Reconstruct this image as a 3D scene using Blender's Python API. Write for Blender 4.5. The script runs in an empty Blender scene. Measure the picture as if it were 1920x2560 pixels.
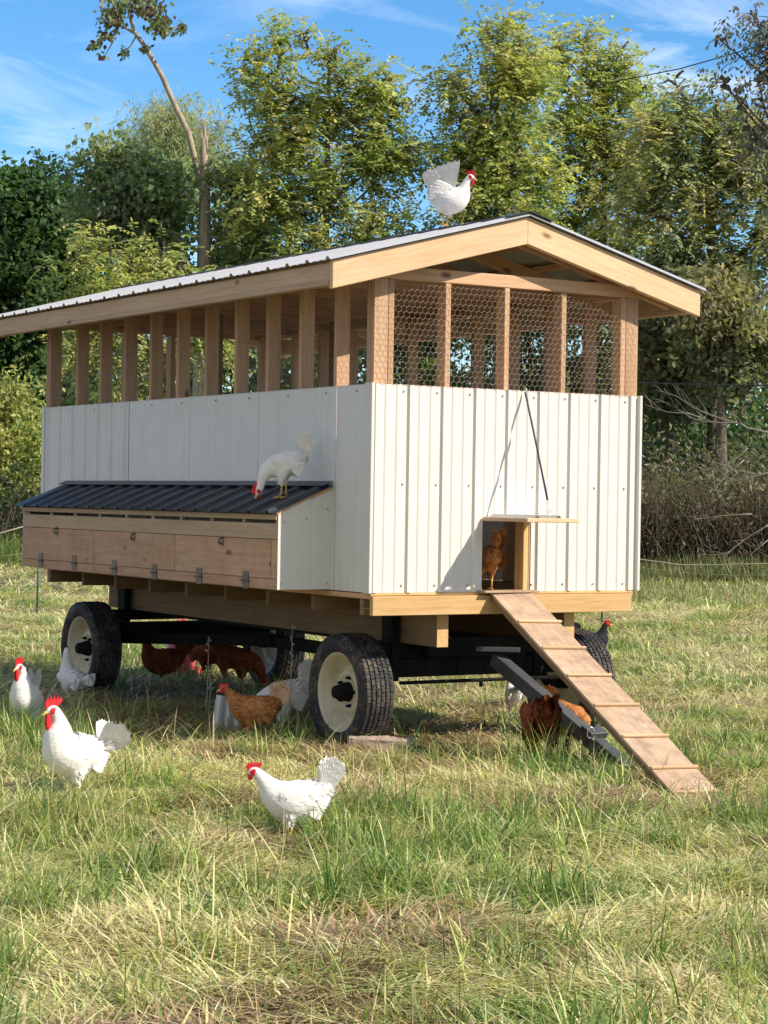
import bpy, math, random
import numpy as np
from mathutils import Vector, Matrix
R = math.radians
rng = np.random.default_rng(11); random.seed(11)
S = bpy.context.scene
COL = S.collection

# ------------------------------------------------------------------ camera
CAM = np.array([-6.198, -10.157, 1.48]); FPX = 5258.7
YAW, PIT, ROL = -0.5541, -0.0059, 0.0159
_f = np.array([-math.sin(YAW)*math.cos(PIT), math.cos(YAW)*math.cos(PIT), math.sin(PIT)])
_r = np.array([math.cos(YAW), math.sin(YAW), 0.0]); _u = np.cross(_r, _f)
RT = _r*math.cos(ROL)+_u*math.sin(ROL); UP = _u*math.cos(ROL)-_r*math.sin(ROL); FW = _f
cd = bpy.data.cameras.new('camera'); cam = bpy.data.objects.new('camera', cd); COL.objects.link(cam)
cam.matrix_world = Matrix([[RT[0], UP[0], -FW[0], CAM[0]], [RT[1], UP[1], -FW[1], CAM[1]], [RT[2], UP[2], -FW[2], CAM[2]], [0, 0, 0, 1]])
cd.sensor_fit = 'HORIZONTAL'; cd.sensor_width = 36; cd.lens = FPX/1920*36
cd.clip_start = 0.1; cd.clip_end = 2000
S.camera = cam
S.render.resolution_x, S.render.resolution_y = 768, 1024

def wpt(px, py, D):            # a measured direction and a distance, as a place in the world
    return CAM + (FW + RT*(px-960)/FPX + UP*(1280-py)/FPX)*D
def gpt(px, py, z=0.0):
    d = FW + RT*(px-960)/FPX + UP*(1280-py)/FPX
    return CAM + d*(z-CAM[2])/d[2]

# ------------------------------------------------------------------ sky and sun
SUN_EL = R(38); SDIR = np.array([0.57, -0.82, 0]); SDIR /= np.linalg.norm(SDIR)
sun_from = Vector((SDIR[0]*math.cos(SUN_EL), SDIR[1]*math.cos(SUN_EL), math.sin(SUN_EL)))
w = bpy.data.worlds.new('World'); S.world = w; w.use_nodes = True
nt = w.node_tree; nt.nodes.clear()
N = nt.nodes.new; L = nt.links.new
sky = N('ShaderNodeTexSky'); sky.sky_type = 'NISHITA'; sky.sun_disc = False
sky.sun_elevation = SUN_EL; sky.sun_rotation = math.atan2(SDIR[0], SDIR[1])
sky.air_density = 1.0; sky.dust_density = 0.0; sky.ozone_density = 4.0; sky.altitude = 300
tcw = N('ShaderNodeTexCoord')
hs = N('ShaderNodeHueSaturation'); hs.inputs['Saturation'].default_value = 1.27; hs.inputs['Value'].default_value = .86
L(sky.outputs[0], hs.inputs['Color'])
mpw = N('ShaderNodeMapping'); mpw.inputs['Rotation'].default_value = (0, 0, R(32)); mpw.inputs['Scale'].default_value = (2.2, 1.0, 9.0)
L(tcw.outputs['Generated'], mpw.inputs[0])
nw = N('ShaderNodeTexNoise'); nw.inputs['Scale'].default_value = 3.2; nw.inputs['Detail'].default_value = 7; nw.inputs['Roughness'].default_value = .62; nw.inputs['Distortion'].default_value = .6
L(mpw.outputs[0], nw.inputs[0])
cr = N('ShaderNodeValToRGB'); cr.color_ramp.elements[0].position = .50; cr.color_ramp.elements[1].position = .84
L(nw.outputs[0], cr.inputs[0])
# large mask
nw2 = N('ShaderNodeTexNoise'); nw2.inputs['Scale'].default_value = 4.5; nw2.inputs['Detail'].default_value = 2
L(tcw.outputs['Generated'], nw2.inputs[0])
cr2 = N('ShaderNodeValToRGB'); cr2.color_ramp.elements[0].position = .42; cr2.color_ramp.elements[1].position = .62
L(nw2.outputs[0], cr2.inputs[0])
acc = cr2.outputs[0]
for (qx_, qy_, a0, a1, wgt) in ((1560, 90, .9955, .9995, 1.0), (120, 250, .9982, .9999, .6), (160, 120, .9990, .9999, .5)):   # where the cirrus streaks stand in the sky
    dv = FW+RT*(qx_-960)/FPX+UP*(1280-qy_)/FPX; dv = dv/np.linalg.norm(dv)
    nz0 = N('ShaderNodeVectorMath'); nz0.operation = 'NORMALIZE'; L(tcw.outputs['Generated'], nz0.inputs[0])
    d0_ = N('ShaderNodeVectorMath'); d0_.operation = 'DOT_PRODUCT'; L(nz0.outputs[0], d0_.inputs[0]); d0_.inputs[1].default_value = tuple(dv)
    m0_ = N('ShaderNodeMapRange'); m0_.inputs[1].default_value = a0; m0_.inputs[2].default_value = a1; m0_.inputs[4].default_value = wgt; L(d0_.outputs['Value'], m0_.inputs[0])
    x0_ = N('ShaderNodeMath'); x0_.operation = 'MAXIMUM'; L(acc, x0_.inputs[0]); L(m0_.outputs[0], x0_.inputs[1]); acc = x0_.outputs[0]
mm = N('ShaderNodeMath'); mm.operation = 'MULTIPLY'; L(cr.outputs[0], mm.inputs[0]); L(acc, mm.inputs[1])
mm2 = N('ShaderNodeMath'); mm2.operation = 'MULTIPLY'; L(mm.outputs[0], mm2.inputs[0]); mm2.inputs[1].default_value = .75
# unseen bright cloud bank added behind the camera as neutral fill light
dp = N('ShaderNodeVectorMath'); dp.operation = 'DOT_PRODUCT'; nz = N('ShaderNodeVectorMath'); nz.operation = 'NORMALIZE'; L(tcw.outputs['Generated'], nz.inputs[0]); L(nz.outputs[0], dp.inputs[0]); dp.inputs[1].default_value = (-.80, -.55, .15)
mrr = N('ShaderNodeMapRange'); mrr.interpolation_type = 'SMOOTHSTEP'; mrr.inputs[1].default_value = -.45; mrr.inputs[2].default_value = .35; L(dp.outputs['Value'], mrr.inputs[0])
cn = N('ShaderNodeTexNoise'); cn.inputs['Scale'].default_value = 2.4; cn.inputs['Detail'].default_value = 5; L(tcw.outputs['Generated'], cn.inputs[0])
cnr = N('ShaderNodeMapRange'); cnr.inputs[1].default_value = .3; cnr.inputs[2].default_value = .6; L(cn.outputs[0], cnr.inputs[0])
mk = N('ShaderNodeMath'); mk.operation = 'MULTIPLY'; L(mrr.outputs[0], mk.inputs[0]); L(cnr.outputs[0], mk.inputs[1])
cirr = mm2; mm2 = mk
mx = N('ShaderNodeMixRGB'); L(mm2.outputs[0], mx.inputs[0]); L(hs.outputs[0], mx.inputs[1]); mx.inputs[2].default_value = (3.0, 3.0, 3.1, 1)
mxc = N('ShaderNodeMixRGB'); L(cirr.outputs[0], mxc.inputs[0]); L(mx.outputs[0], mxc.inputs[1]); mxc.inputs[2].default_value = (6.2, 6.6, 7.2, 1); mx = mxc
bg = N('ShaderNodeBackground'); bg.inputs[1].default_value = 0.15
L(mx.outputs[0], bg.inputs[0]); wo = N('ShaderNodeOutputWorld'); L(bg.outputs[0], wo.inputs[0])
sl = bpy.data.lights.new('sun', 'SUN'); sl.energy = 4.4; sl.angle = R(.53); sl.color = (1, .91, .77)
so = bpy.data.objects.new('sun', sl); COL.objects.link(so)
so.rotation_euler = (-sun_from).to_track_quat('-Z', 'Y').to_euler()
S.view_settings.view_transform = 'Standard'; S.view_settings.look = 'None'
S.view_settings.exposure = 0.5; S.view_settings.gamma = 1

# ------------------------------------------------------------------ naming
def tag(o, label=None, cat=None, group=None, kind=None):
    if label: o['label'] = label
    if cat: o['category'] = cat
    if group: o['group'] = group
    if kind: o['kind'] = kind
    return o
def empty(name, label, cat, loc=(0, 0, 0), rz=0, group=None):
    o = bpy.data.objects.new(name, None); COL.objects.link(o); o.location = loc; o.rotation_euler = (0, 0, rz)
    o.empty_display_size = .1
    return tag(o, label, cat, group)
def link(name, me, mats, parent=None):
    o = bpy.data.objects.new(name, me); COL.objects.link(o)
    for m in (mats if isinstance(mats, (list, tuple)) else [mats]): me.materials.append(m)
    if parent: o.parent = parent
    return o

# ------------------------------------------------------------------ materials
def newmat(name):
    m = bpy.data.materials.new(name); m.use_nodes = True
    n = m.node_tree; b = n.nodes['Principled BSDF']; return m, n, b
def ramp(n, fac, stops):
    c = n.nodes.new('ShaderNodeValToRGB'); e = c.color_ramp.elements
    while len(e) < len(stops): e.new(.5)
    for k, (p, col) in enumerate(stops): e[k].position = p; e[k].color = (*col, 1)
    n.links.new(fac, c.inputs[0]); return c
def noise(n, coord, scale, detail=4, rough=.55, dist=0, dims=None):
    t = n.nodes.new('ShaderNodeTexNoise'); t.inputs['Scale'].default_value = scale; t.inputs['Detail'].default_value = detail
    t.inputs['Roughness'].default_value = rough; t.inputs['Distortion'].default_value = dist
    if coord is not None: n.links.new(coord, t.inputs['Vector'])
    return t
def mapping(n, coord, scale=(1, 1, 1), loc=(0, 0, 0), rot=(0, 0, 0)):
    m = n.nodes.new('ShaderNodeMapping'); m.inputs['Scale'].default_value = scale; m.inputs['Location'].default_value = loc; m.inputs['Rotation'].default_value = rot
    n.links.new(coord, m.inputs[0]); return m
def bump(n, b, h, strength=.3, dist=.01):
    k = n.nodes.new('ShaderNodeBump'); k.inputs['Strength'].default_value = strength; k.inputs['Distance'].default_value = dist
    n.links.new(h, k.inputs['Height']); n.links.new(k.outputs[0], b.inputs['Normal']); return k
def mixc(n, fac, a, b, mode='MIX'):
    m = n.nodes.new('ShaderNodeMixRGB'); m.blend_type = mode
    for i, v in ((0, fac), (1, a), (2, b)):
        if isinstance(v, (int, float)): m.inputs[i].default_value = v
        elif isinstance(v, tuple): m.inputs[i].default_value = (*v, 1)
        else: n.links.new(v, m.inputs[i])
    return m
def wood(name, dark, mid, light, knots=True, rough=.7, dirt=0.0):
    m, n, b = newmat(name)
    tc = n.nodes.new('ShaderNodeTexCoord'); oi = n.nodes.new('ShaderNodeObjectInfo')
    vm = n.nodes.new('ShaderNodeVectorMath'); vm.operation = 'SCALE'; n.links.new(tc.outputs['Object'], vm.inputs[0]); vm.inputs['Scale'].default_value = 1
    ad = n.nodes.new('ShaderNodeVectorMath'); ad.operation = 'ADD'; n.links.new(vm.outputs[0], ad.inputs[0])
    cb = n.nodes.new('ShaderNodeCombineXYZ'); mu = n.nodes.new('ShaderNodeMath'); mu.operation = 'MULTIPLY'; mu.inputs[1].default_value = 37
    n.links.new(oi.outputs['Random'], mu.inputs[0]); [n.links.new(mu.outputs[0], cb.inputs[i]) for i in range(3)]
    n.links.new(cb.outputs[0], ad.inputs[1])
    mp = mapping(n, ad.outputs[0], (1.2, 22, 22))
    g = noise(n, mp.outputs[0], 2.2, 6, .6, .8)
    col = ramp(n, g.outputs[0], [(.28, dark), (.5, mid), (.72, light)])
    big = noise(n, mapping(n, ad.outputs[0], (1, 3, 3)).outputs[0], 1.6, 3)
    c2 = mixc(n, .35, col.outputs[0], ramp(n, big.outputs[0], [(.3, dark), (.7, light)]).outputs[0])
    out = c2.outputs[0]
    if knots:
        v = n.nodes.new('ShaderNodeTexVoronoi'); v.inputs['Scale'].default_value = 2.4
        n.links.new(mapping(n, ad.outputs[0], (1, 2.2, 2.2)).outputs[0], v.inputs['Vector'])
        kr = ramp(n, v.outputs['Distance'], [(.05, (1, 1, 1)), (.12, (0, 0, 0))])
        out = mixc(n, kr.outputs[0], out, tuple(x*.45 for x in dark)).outputs[0]
    vary = n.nodes.new('ShaderNodeHueSaturation'); mr = n.nodes.new('ShaderNodeMapRange')
    n.links.new(oi.outputs['Random'], mr.inputs[0]); mr.inputs[3].default_value = .85; mr.inputs[4].default_value = 1.12
    n.links.new(mr.outputs[0], vary.inputs['Value']); n.links.new(out, vary.inputs['Color'])
    out = vary.outputs[0]
    if dirt:
        dn = noise(n, tc.outputs['Object'], 9, 6, .7)
        dr = ramp(n, dn.outputs[0], [(.45, (0, 0, 0)), (.75, (dirt,)*3)])
        out = mixc(n, dr.outputs[0], out, (.16, .10, .07)).outputs[0]
    n.links.new(out, b.inputs['Base Color']); b.inputs['Roughness'].default_value = rough
    b.inputs['Specular IOR Level'].default_value = .25
    bump(n, b, g.outputs[0], .25, .002)
    return m
M = {}
M['pine'] = wood('pine', (.52, .31, .16), (.66, .44, .26), (.74, .53, .34))
M['fir'] = wood('fir', (.42, .235, .13), (.57, .35, .21), (.66, .44, .28))
M['rim'] = wood('treated_pine', (.46, .26, .10), (.60, .38, .17), (.68, .47, .24), knots=False)
M['old'] = wood('weathered_wood', (.15, .09, .045), (.23, .145, .075), (.29, .19, .10), knots=False, dirt=.5)
M['ply'] = wood('plywood', (.40, .215, .12), (.52, .31, .185), (.60, .39, .25), dirt=.3)
M['trim'] = wood('pale_trim_wood', (.40, .26, .15), (.52, .36, .23), (.60, .44, .30))
M['ramp'] = wood('ramp_plywood', (.36, .235, .145), (.48, .335, .22), (.56, .41, .29), knots=False, dirt=.65)

def metal_paint(name, base, rough=.45, dirt=(.35, .30, .24), amt=.3, metallic=0., bumpy=0):
    m, n, b = newmat(name); tc = n.nodes.new('ShaderNodeTexCoord')
    st = noise(n, mapping(n, tc.outputs['Object'], (14, 14, .7)).outputs[0], 1.4, 5, .6)
    bl = noise(n, tc.outputs['Object'], 5, 5, .6)
    mu = n.nodes.new('ShaderNodeMath'); mu.operation = 'MULTIPLY'; n.links.new(st.outputs[0], mu.inputs[0]); n.links.new(bl.outputs[0], mu.inputs[1])
    f = ramp(n, mu.outputs[0], [(.22, (0, 0, 0)), (.46, (amt,)*3)])
    c = mixc(n, f.outputs[0], base, dirt)
    n.links.new(c.outputs[0], b.inputs['Base Color']); b.inputs['Roughness'].default_value = rough; b.inputs['Metallic'].default_value = metallic
    if bumpy: bump(n, b, bl.outputs[0], bumpy, .003)
    return m
M['white'] = metal_paint('white_sheet_metal', (.67, .643, .598), .5, amt=.16)
M['white_side'] = metal_paint('white_sheet_metal_stained', (.70, .69, .66), .5, dirt=(.34, .31, .27), amt=.24)
M['galv'] = metal_paint('galvanised_roof', (.46, .46, .48), .38, amt=.35, metallic=.3)
M['under'] = metal_paint('roof_underside', (.42, .48, .45), .45, amt=.4, metallic=.3)
M['darkroof'] = metal_paint('charcoal_roof', (.035, .04, .052), .38, dirt=(.09, .085, .08), amt=.5)
M['screw'] = metal_paint('screw_head', (.36, .36, .33), .4, metallic=.3)
M['black'] = metal_paint('black_chassis', (.005, .005, .006), .7, dirt=(.035, .026, .018), amt=.5)
M['black'].node_tree.nodes['Principled BSDF'].inputs['Specular IOR Level'].default_value = .15
M['greymetal'] = metal_paint('worn_grey_steel', (.075, .08, .085), .45, dirt=(.03, .028, .025), amt=.6)
M['cream'] = metal_paint('cream_rim_paint', (.62, .55, .38), .4, dirt=(.28, .18, .10), amt=.45)
M['rust'] = metal_paint('old_hinge_steel', (.16, .13, .10), .5, dirt=(.12, .06, .03), amt=.6, metallic=.4)
M['wire'] = metal_paint('chicken_wire', (.50, .40, .34), .45, metallic=.3)
M['steel'] = metal_paint('bright_wire', (.7, .7, .7), .3, metallic=.8)
M['strap'] = metal_paint('dark_strap', (.035, .035, .07), .8)
M['redplastic'] = metal_paint('red_plastic', (.55, .02, .025), .4, amt=.2)
M['pinkplastic'] = metal_paint('pinkish_plastic', (.50, .06, .09), .35, amt=.2)
M['greenpost'] = metal_paint('green_post', (.02, .09, .07), .5)
M['cable'] = metal_paint('dark_cable', (.02, .02, .02), .6)
M['rope'] = metal_paint('pale_rope', (.45, .38, .28), .8)
M['darkred'] = metal_paint('dark_red_inside', (.09, .022, .015), .8)
# tyre
m, n, b = newmat('tyre_rubber'); tc = n.nodes.new('ShaderNodeTexCoord')
t1 = noise(n, tc.outputs['Object'], 7, 6, .65); t2 = noise(n, tc.outputs['Object'], 38, 4, .7)
mu = n.nodes.new('ShaderNodeMath'); mu.operation = 'MULTIPLY'; n.links.new(t1.outputs[0], mu.inputs[0]); n.links.new(t2.outputs[0], mu.inputs[1])
f = ramp(n, mu.outputs[0], [(.23, (0, 0, 0)), (.34, (.7, .7, .7))])
n.links.new(mixc(n, f.outputs[0], (.016, .017, .020), (.14, .11, .08)).outputs[0], b.inputs['Base Color']); b.inputs['Roughness'].default_value = .75
bump(n, b, t2.outputs[0], .2, .003); M['tyre'] = m
# feathers
def feather(name, c0, c1, c2, scale=16, vm_=.25):
    m, n, b = newmat(name); tc = n.nodes.new('ShaderNodeTexCoord')
    t = noise(n, tc.outputs['Object'], scale, 4, .6); t2 = noise(n, mapping(n, tc.outputs['Object'], (25, 110, 110)).outputs[0], 1.2, 3)
    v = n.nodes.new('ShaderNodeTexVoronoi'); v.inputs['Scale'].default_value = 1
    n.links.new(mapping(n, tc.outputs['Object'], (34, 60, 60)).outputs[0], v.inputs['Vector'])
    c = ramp(n, t.outputs[0], [(.32, c0), (.5, c1), (.7, c2)])
    cc = mixc(n, vm_, c.outputs[0], ramp(n, v.outputs['Distance'], [(.1, c2), (.7, c0)]).outputs[0])
    n.links.new(cc.outputs[0], b.inputs['Base Color']); b.inputs['Roughness'].default_value = .8
    b.inputs['Specular IOR Level'].default_value = .15
    b.inputs['Subsurface Weight'].default_value = 0
    mxn = n.nodes.new('ShaderNodeMath'); mxn.operation = 'ADD'; n.links.new(v.outputs['Distance'], mxn.inputs[0]); n.links.new(t2.outputs[0], mxn.inputs[1])
    bump(n, b, mxn.outputs[0], .35, .004)
    return m
M['fwhite'] = feather('white_feathers', (.76, .73, .68), (.82, .80, .77), (.86, .84, .81))
M['fbrown'] = feather('ginger_feathers', (.24, .075, .02), (.46, .175, .05), (.66, .34, .14), 14, .45)
M['fcream'] = feather('cream_feathers', (.45, .22, .10), (.66, .44, .27), (.74, .6, .45))
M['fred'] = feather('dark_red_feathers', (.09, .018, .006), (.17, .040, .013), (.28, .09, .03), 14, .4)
M['fblack'] = feather('black_feathers', (.010, .010, .012), (.022, .022, .026), (.05, .045, .045))
def plain(name, c, rough=.5, spec=.4):
    m, n, b = newmat(name); tc = n.nodes.new('ShaderNodeTexCoord'); t = noise(n, tc.outputs['Object'], 60, 3)
    n.links.new(ramp(n, t.outputs[0], [(.3, tuple(x*.78 for x in c)), (.7, tuple(min(1, x*1.12) for x in c))]).outputs[0], b.inputs['Base Color'])
    b.inputs['Roughness'].default_value = rough; b.inputs['Specular IOR Level'].default_value = spec
    bump(n, b, t.outputs[0], .2, .001); return m
M['comb'] = plain('comb_skin', (.68, .02, .03), .45); M['beak'] = plain('beak_horn', (.70, .48, .16), .4)
M['leg'] = plain('leg_scales', (.72, .44, .10), .55); M['eye'] = plain('eye', (.02, .012, .008), .1); M['lobe'] = plain('ear_lobe', (.8, .78, .72), .6)
# colour-attribute foliage
def foliage(name, trans=.35, rough=.6, spec=.25):
    m = bpy.data.materials.new(name); m.use_nodes = True; n = m.node_tree; b = n.nodes['Principled BSDF']
    a = n.nodes.new('ShaderNodeAttribute'); a.attribute_name = 'tint'
    n.links.new(a.outputs['Color'], b.inputs['Base Color']); b.inputs['Roughness'].default_value = rough; b.inputs['Specular IOR Level'].default_value = spec
    if trans:
        tr = n.nodes.new('ShaderNodeBsdfTranslucent'); ms = n.nodes.new('ShaderNodeMixShader'); ms.inputs[0].default_value = trans
        tm = mixc(n, 1.0, a.outputs['Color'], (1.3, 1.45, .7), 'MULTIPLY'); n.links.new(tm.outputs[0], tr.inputs[0])
        o = n.nodes['Material Output']; n.links.new(b.outputs[0], ms.inputs[1]); n.links.new(tr.outputs[0], ms.inputs[2]); n.links.new(ms.outputs[0], o.inputs[0])
    return m
M['leaf'] = foliage('leaves', .45, .5); M['blade'] = foliage('grass_blades', .3, .55, .3)
m, n, b = newmat('bark'); tc = n.nodes.new('ShaderNodeTexCoord')
t = noise(n, mapping(n, tc.outputs['Object'], (6, 6, 1.2)).outputs[0], 2.2, 7, .7)
n.links.new(ramp(n, t.outputs[0], [(.3, (.05, .038, .028)), (.55, (.14, .115, .085)), (.75, (.26, .22, .175))]).outputs[0], b.inputs['Base Color'])
b.inputs['Roughness'].default_value = .9; bump(n, b, t.outputs[0], .8, .03); M['bark'] = m
m, n, b = newmat('pale_bark'); tc = n.nodes.new('ShaderNodeTexCoord')
t = noise(n, mapping(n, tc.outputs['Object'], (5, 5, 1.2)).outputs[0], 2.6, 7, .7)
n.links.new(ramp(n, t.outputs[0], [(.3, (.22, .17, .12)), (.55, (.42, .35, .26)), (.75, (.55, .47, .37))]).outputs[0], b.inputs['Base Color'])
b.inputs['Roughness'].default_value = .9; bump(n, b, t.outputs[0], .8, .03); M['palebark'] = m
m, n, b = newmat('dead_twig'); tc = n.nodes.new('ShaderNodeTexCoord')
t = noise(n, tc.outputs['Object'], 5, 5)
n.links.new(ramp(n, t.outputs[0], [(.3, (.13, .11, .09)), (.7, (.27, .24, .21))]).outputs[0], b.inputs['Base Color']); b.inputs['Roughness'].default_value = .9; M['twig'] = m
# ground
m, n, b = newmat('pasture_soil'); tc = n.nodes.new('ShaderNodeTexCoord')
t = noise(n, tc.outputs['Object'], 1.3, 8, .65); t2 = noise(n, tc.outputs['Object'], 26, 6, .7)
c1 = ramp(n, t.outputs[0], [(.36, (.085, .10, .03)), (.52, (.20, .16, .075)), (.68, (.27, .20, .115))])
c2 = ramp(n, t2.outputs[0], [(.3, (.05, .045, .02)), (.7, (.36, .30, .17))])
n.links.new(mixc(n, .45, c1.outputs[0], c2.outputs[0]).outputs[0], b.inputs['Base Color']); b.inputs['Roughness'].default_value = .95
bump(n, b, t2.outputs[0], .9, .03); M['soil'] = m
m, n, b = newmat('pink_block'); tc = n.nodes.new('ShaderNodeTexCoord')
t = noise(n, tc.outputs['Object'], 22, 7, .7)
n.links.new(ramp(n, t.outputs[0], [(.3, (.30, .22, .17)), (.6, (.48, .36, .28)), (.75, (.56, .46, .37))]).outputs[0], b.inputs['Base Color']); b.inputs['Roughness'].default_value = .95
bump(n, b, t.outputs[0], .6, .008); M['block'] = m

# ------------------------------------------------------------------ mesh helpers
def mesh_np(name, V, F, mats, parent=None, tint=None, smooth=False, loops=None):
    """V (n,3); F list of (m,k) int arrays"""
    me = bpy.data.meshes.new(name)
    V = np.asarray(V, np.float32); F = [np.asarray(f, np.int32) for f in F if len(f)]
    me.vertices.add(len(V)); me.vertices.foreach_set('co', V.ravel())
    li = np.concatenate([f.ravel() for f in F]); sz = np.concatenate([np.full(len(f), f.shape[1], np.int32) for f in F])
    st = np.concatenate([[0], np.cumsum(sz)[:-1]]).astype(np.int32)
    me.loops.add(len(li)); me.loops.foreach_set('vertex_index', li)
    me.polygons.add(len(sz)); me.polygons.foreach_set('loop_start', st)
    me.update(calc_edges=True)
    if smooth: me.polygons.foreach_set('use_smooth', np.ones(len(sz), bool))
    if tint is not None:
        a = me.color_attributes.new('tint', 'FLOAT_COLOR', 'POINT')
        a.data.foreach_set('color', np.concatenate([tint, np.ones((len(tint), 1))], 1).astype(np.float32).ravel())
    return link(name, me, mats, parent)

class MB:
    """collects boxes, prisms, tubes, lathes; builds ONE mesh"""
    def __init__(s): s.v = []; s.f = []; s.mi = []; s.sm = []; s.cur = 0
    def add(s, V, F, smooth=False):
        o = len(s.v); s.v += [tuple(map(float, p)) for p in V]
        s.f += [tuple(i+o for i in f) for f in F]; s.mi += [s.cur]*len(F); s.sm += [smooth]*len(F); return s
    def box(s, x0, x1, y0, y1, z0, z1):
        return s.add([(x0, y0, z0), (x1, y0, z0), (x1, y1, z0), (x0, y1, z0), (x0, y0, z1), (x1, y0, z1), (x1, y1, z1), (x0, y1, z1)],
                     [(0, 3, 2, 1), (4, 5, 6, 7), (0, 1, 5, 4), (1, 2, 6, 5), (2, 3, 7, 6), (3, 0, 4, 7)])
    def obox(s, c, ax, ay, az, hx, hy, hz):
        c, ax, ay, az = map(np.asarray, (c, ax, ay, az)); V = []
        for k in (-1, 1):
            for i, j in ((-1, -1), (1, -1), (1, 1), (-1, 1)): V.append(c+ax*hx*i+ay*hy*j+az*hz*k)
        return s.add(V, [(0, 3, 2, 1), (4, 5, 6, 7), (0, 1, 5, 4), (1, 2, 6, 5), (2, 3, 7, 6), (3, 0, 4, 7)])
    def extrude(s, prof, a, b, axis):
        """prof: closed polygon list of (p,q); axis: function (p,q,t)->xyz"""
        n = len(prof); V = [axis(p, q, a) for p, q in prof]+[axis(p, q, b) for p, q in prof]
        F = [(i, (i+1) % n, n+(i+1) % n, n+i) for i in range(n)]+[tuple(range(n))[::-1], tuple(range(n, 2*n))]
        return s.add(V, F)
    def tube(s, pts, rad, n=8, cap=True, smooth=True):
        pts = [np.asarray(p, float) for p in pts]; rad = [rad]*len(pts) if isinstance(rad, (int, float)) else rad
        V = []; ref = None
        for i, p in enumerate(pts):
            t = pts[min(i+1, len(pts)-1)]-pts[max(i-1, 0)]; t /= np.linalg.norm(t)+1e-9
            if ref is None: ref = np.array([0, 0, 1.]) if abs(t[2]) < .9 else np.array([1., 0, 0])
            a = np.cross(t, ref); a /= np.linalg.norm(a)+1e-9; b2 = np.cross(a, t); ref = b2
            for k in range(n):
                an = 2*math.pi*k/n; V.append(p+(a*math.cos(an)+b2*math.sin(an))*rad[i])
        F = [(i*n+k, i*n+(k+1) % n, (i+1)*n+(k+1) % n, (i+1)*n+k) for i in range(len(pts)-1) for k in range(n)]
        s.add(V, F, smooth)
        if cap:
            o = len(s.v)-len(V); s.f += [tuple(o+k for k in range(n)), tuple(o+(len(pts)-1)*n+n-1-k for k in range(n))]; s.mi += [s.cur]*2; s.sm += [False]*2
        return s
    def lathe(s, prof, axis_pt, n=40, side=-1, smooth=True):
        """profile of (x, r) round the X axis through axis_pt"""
        V = []; ax = np.asarray(axis_pt, float)
        for x, r in prof:
            for k in range(n):
                a = 2*math.pi*k/n; V.append((ax[0]+x*side*-1, ax[1]+r*math.cos(a), ax[2]+r*math.sin(a)))
        F = [(i*n+k, i*n+(k+1) % n, (i+1)*n+(k+1) % n, (i+1)*n+k) for i in range(len(prof)-1) for k in range(n)]
        return s.add(V, F, smooth)
    def ell(s, c, r, nu=12, nv=8, rot=None):
        V = []; c = np.asarray(c, float)
        for i in range(nv+1):
            th = math.pi*i/nv
            for k in range(nu):
                ph = 2*math.pi*k/nu; p = np.array([r[0]*math.sin(th)*math.cos(ph), r[1]*math.sin(th)*math.sin(ph), r[2]*math.cos(th)])
                if rot is not None: p = rot@p
                V.append(c+p)
        F = [(i*nu+k, (i+1)*nu+k, (i+1)*nu+(k+1) % nu, i*nu+(k+1) % nu) for i in range(nv) for k in range(nu)]
        return s.add(V, F, True)
    def build(s, name, mats, parent=None, bevel=0, recalc=True):
        me = bpy.data.meshes.new(name); me.from_pydata(s.v, [], s.f)
        me.polygons.foreach_set('material_index', s.mi); me.polygons.foreach_set('use_smooth', s.sm); me.update()
        if recalc:
            import bmesh
            bm = bmesh.new(); bm.from_mesh(me); bmesh.ops.recalc_face_normals(bm, faces=bm.faces); bm.to_mesh(me); bm.free()
        o = link(name, me, mats, parent)
        if bevel:
            md = o.modifiers.new('bevel', 'BEVEL'); md.width = bevel; md.segments = 1; md.limit_method = 'ANGLE'
        return o

def board(name, p0, p1, wdt, thk, mat, parent, up=(0, 0, 1), bevel=.003, label=None):
    """a sawn board from p0 to p1 (centre line), wdt along 'up', thk sideways; local X is its length so the grain follows it"""
    p0 = Vector(p0); p1 = Vector(p1); X = (p1-p0); ln = X.length; X.normalize()
    Z = Vector(up); Z = (Z-X*Z.dot(X)).normalized(); Y = Z.cross(X)
    o = MB().box(-ln/2, ln/2, -thk/2, thk/2, -wdt/2, wdt/2).build(name, mat, parent, bevel)
    c = (p0+p1)/2
    o.matrix_local = Matrix([[X[0], Y[0], Z[0], c[0]], [X[1], Y[1], Z[1], c[1]], [X[2], Y[2], Z[2], c[2]], [0, 0, 0, 1]])
    if label: o['label'] = label
    return o

def tubes_np(A, B, ra, rb, n=4):
    """many tapered open sticks at once"""
    A = np.asarray(A, float); B = np.asarray(B, float); T = B-A; T /= np.linalg.norm(T, axis=1, keepdims=True)+1e-9
    ref = np.where(np.abs(T[:, 2:3]) < .9, [[0, 0, 1.]], [[1., 0, 0]]); a = np.cross(T, ref); a /= np.linalg.norm(a, axis=1, keepdims=True)+1e-9; b = np.cross(a, T)
    ra = np.broadcast_to(ra, len(A))[:, None]; rb = np.broadcast_to(rb, len(A))[:, None]
    V = np.zeros((len(A), 2*n, 3))
    for k in range(n):
        an = 2*math.pi*k/n; d = a*math.cos(an)+b*math.sin(an); V[:, k] = A+d*ra; V[:, n+k] = B+d*rb
    base = (np.arange(len(A))*2*n)[:, None]
    F = np.concatenate([base+np.array([[k, (k+1) % n, n+(k+1) % n, n+k]]) for k in range(n)])
    return V.reshape(-1, 3), F

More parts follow.
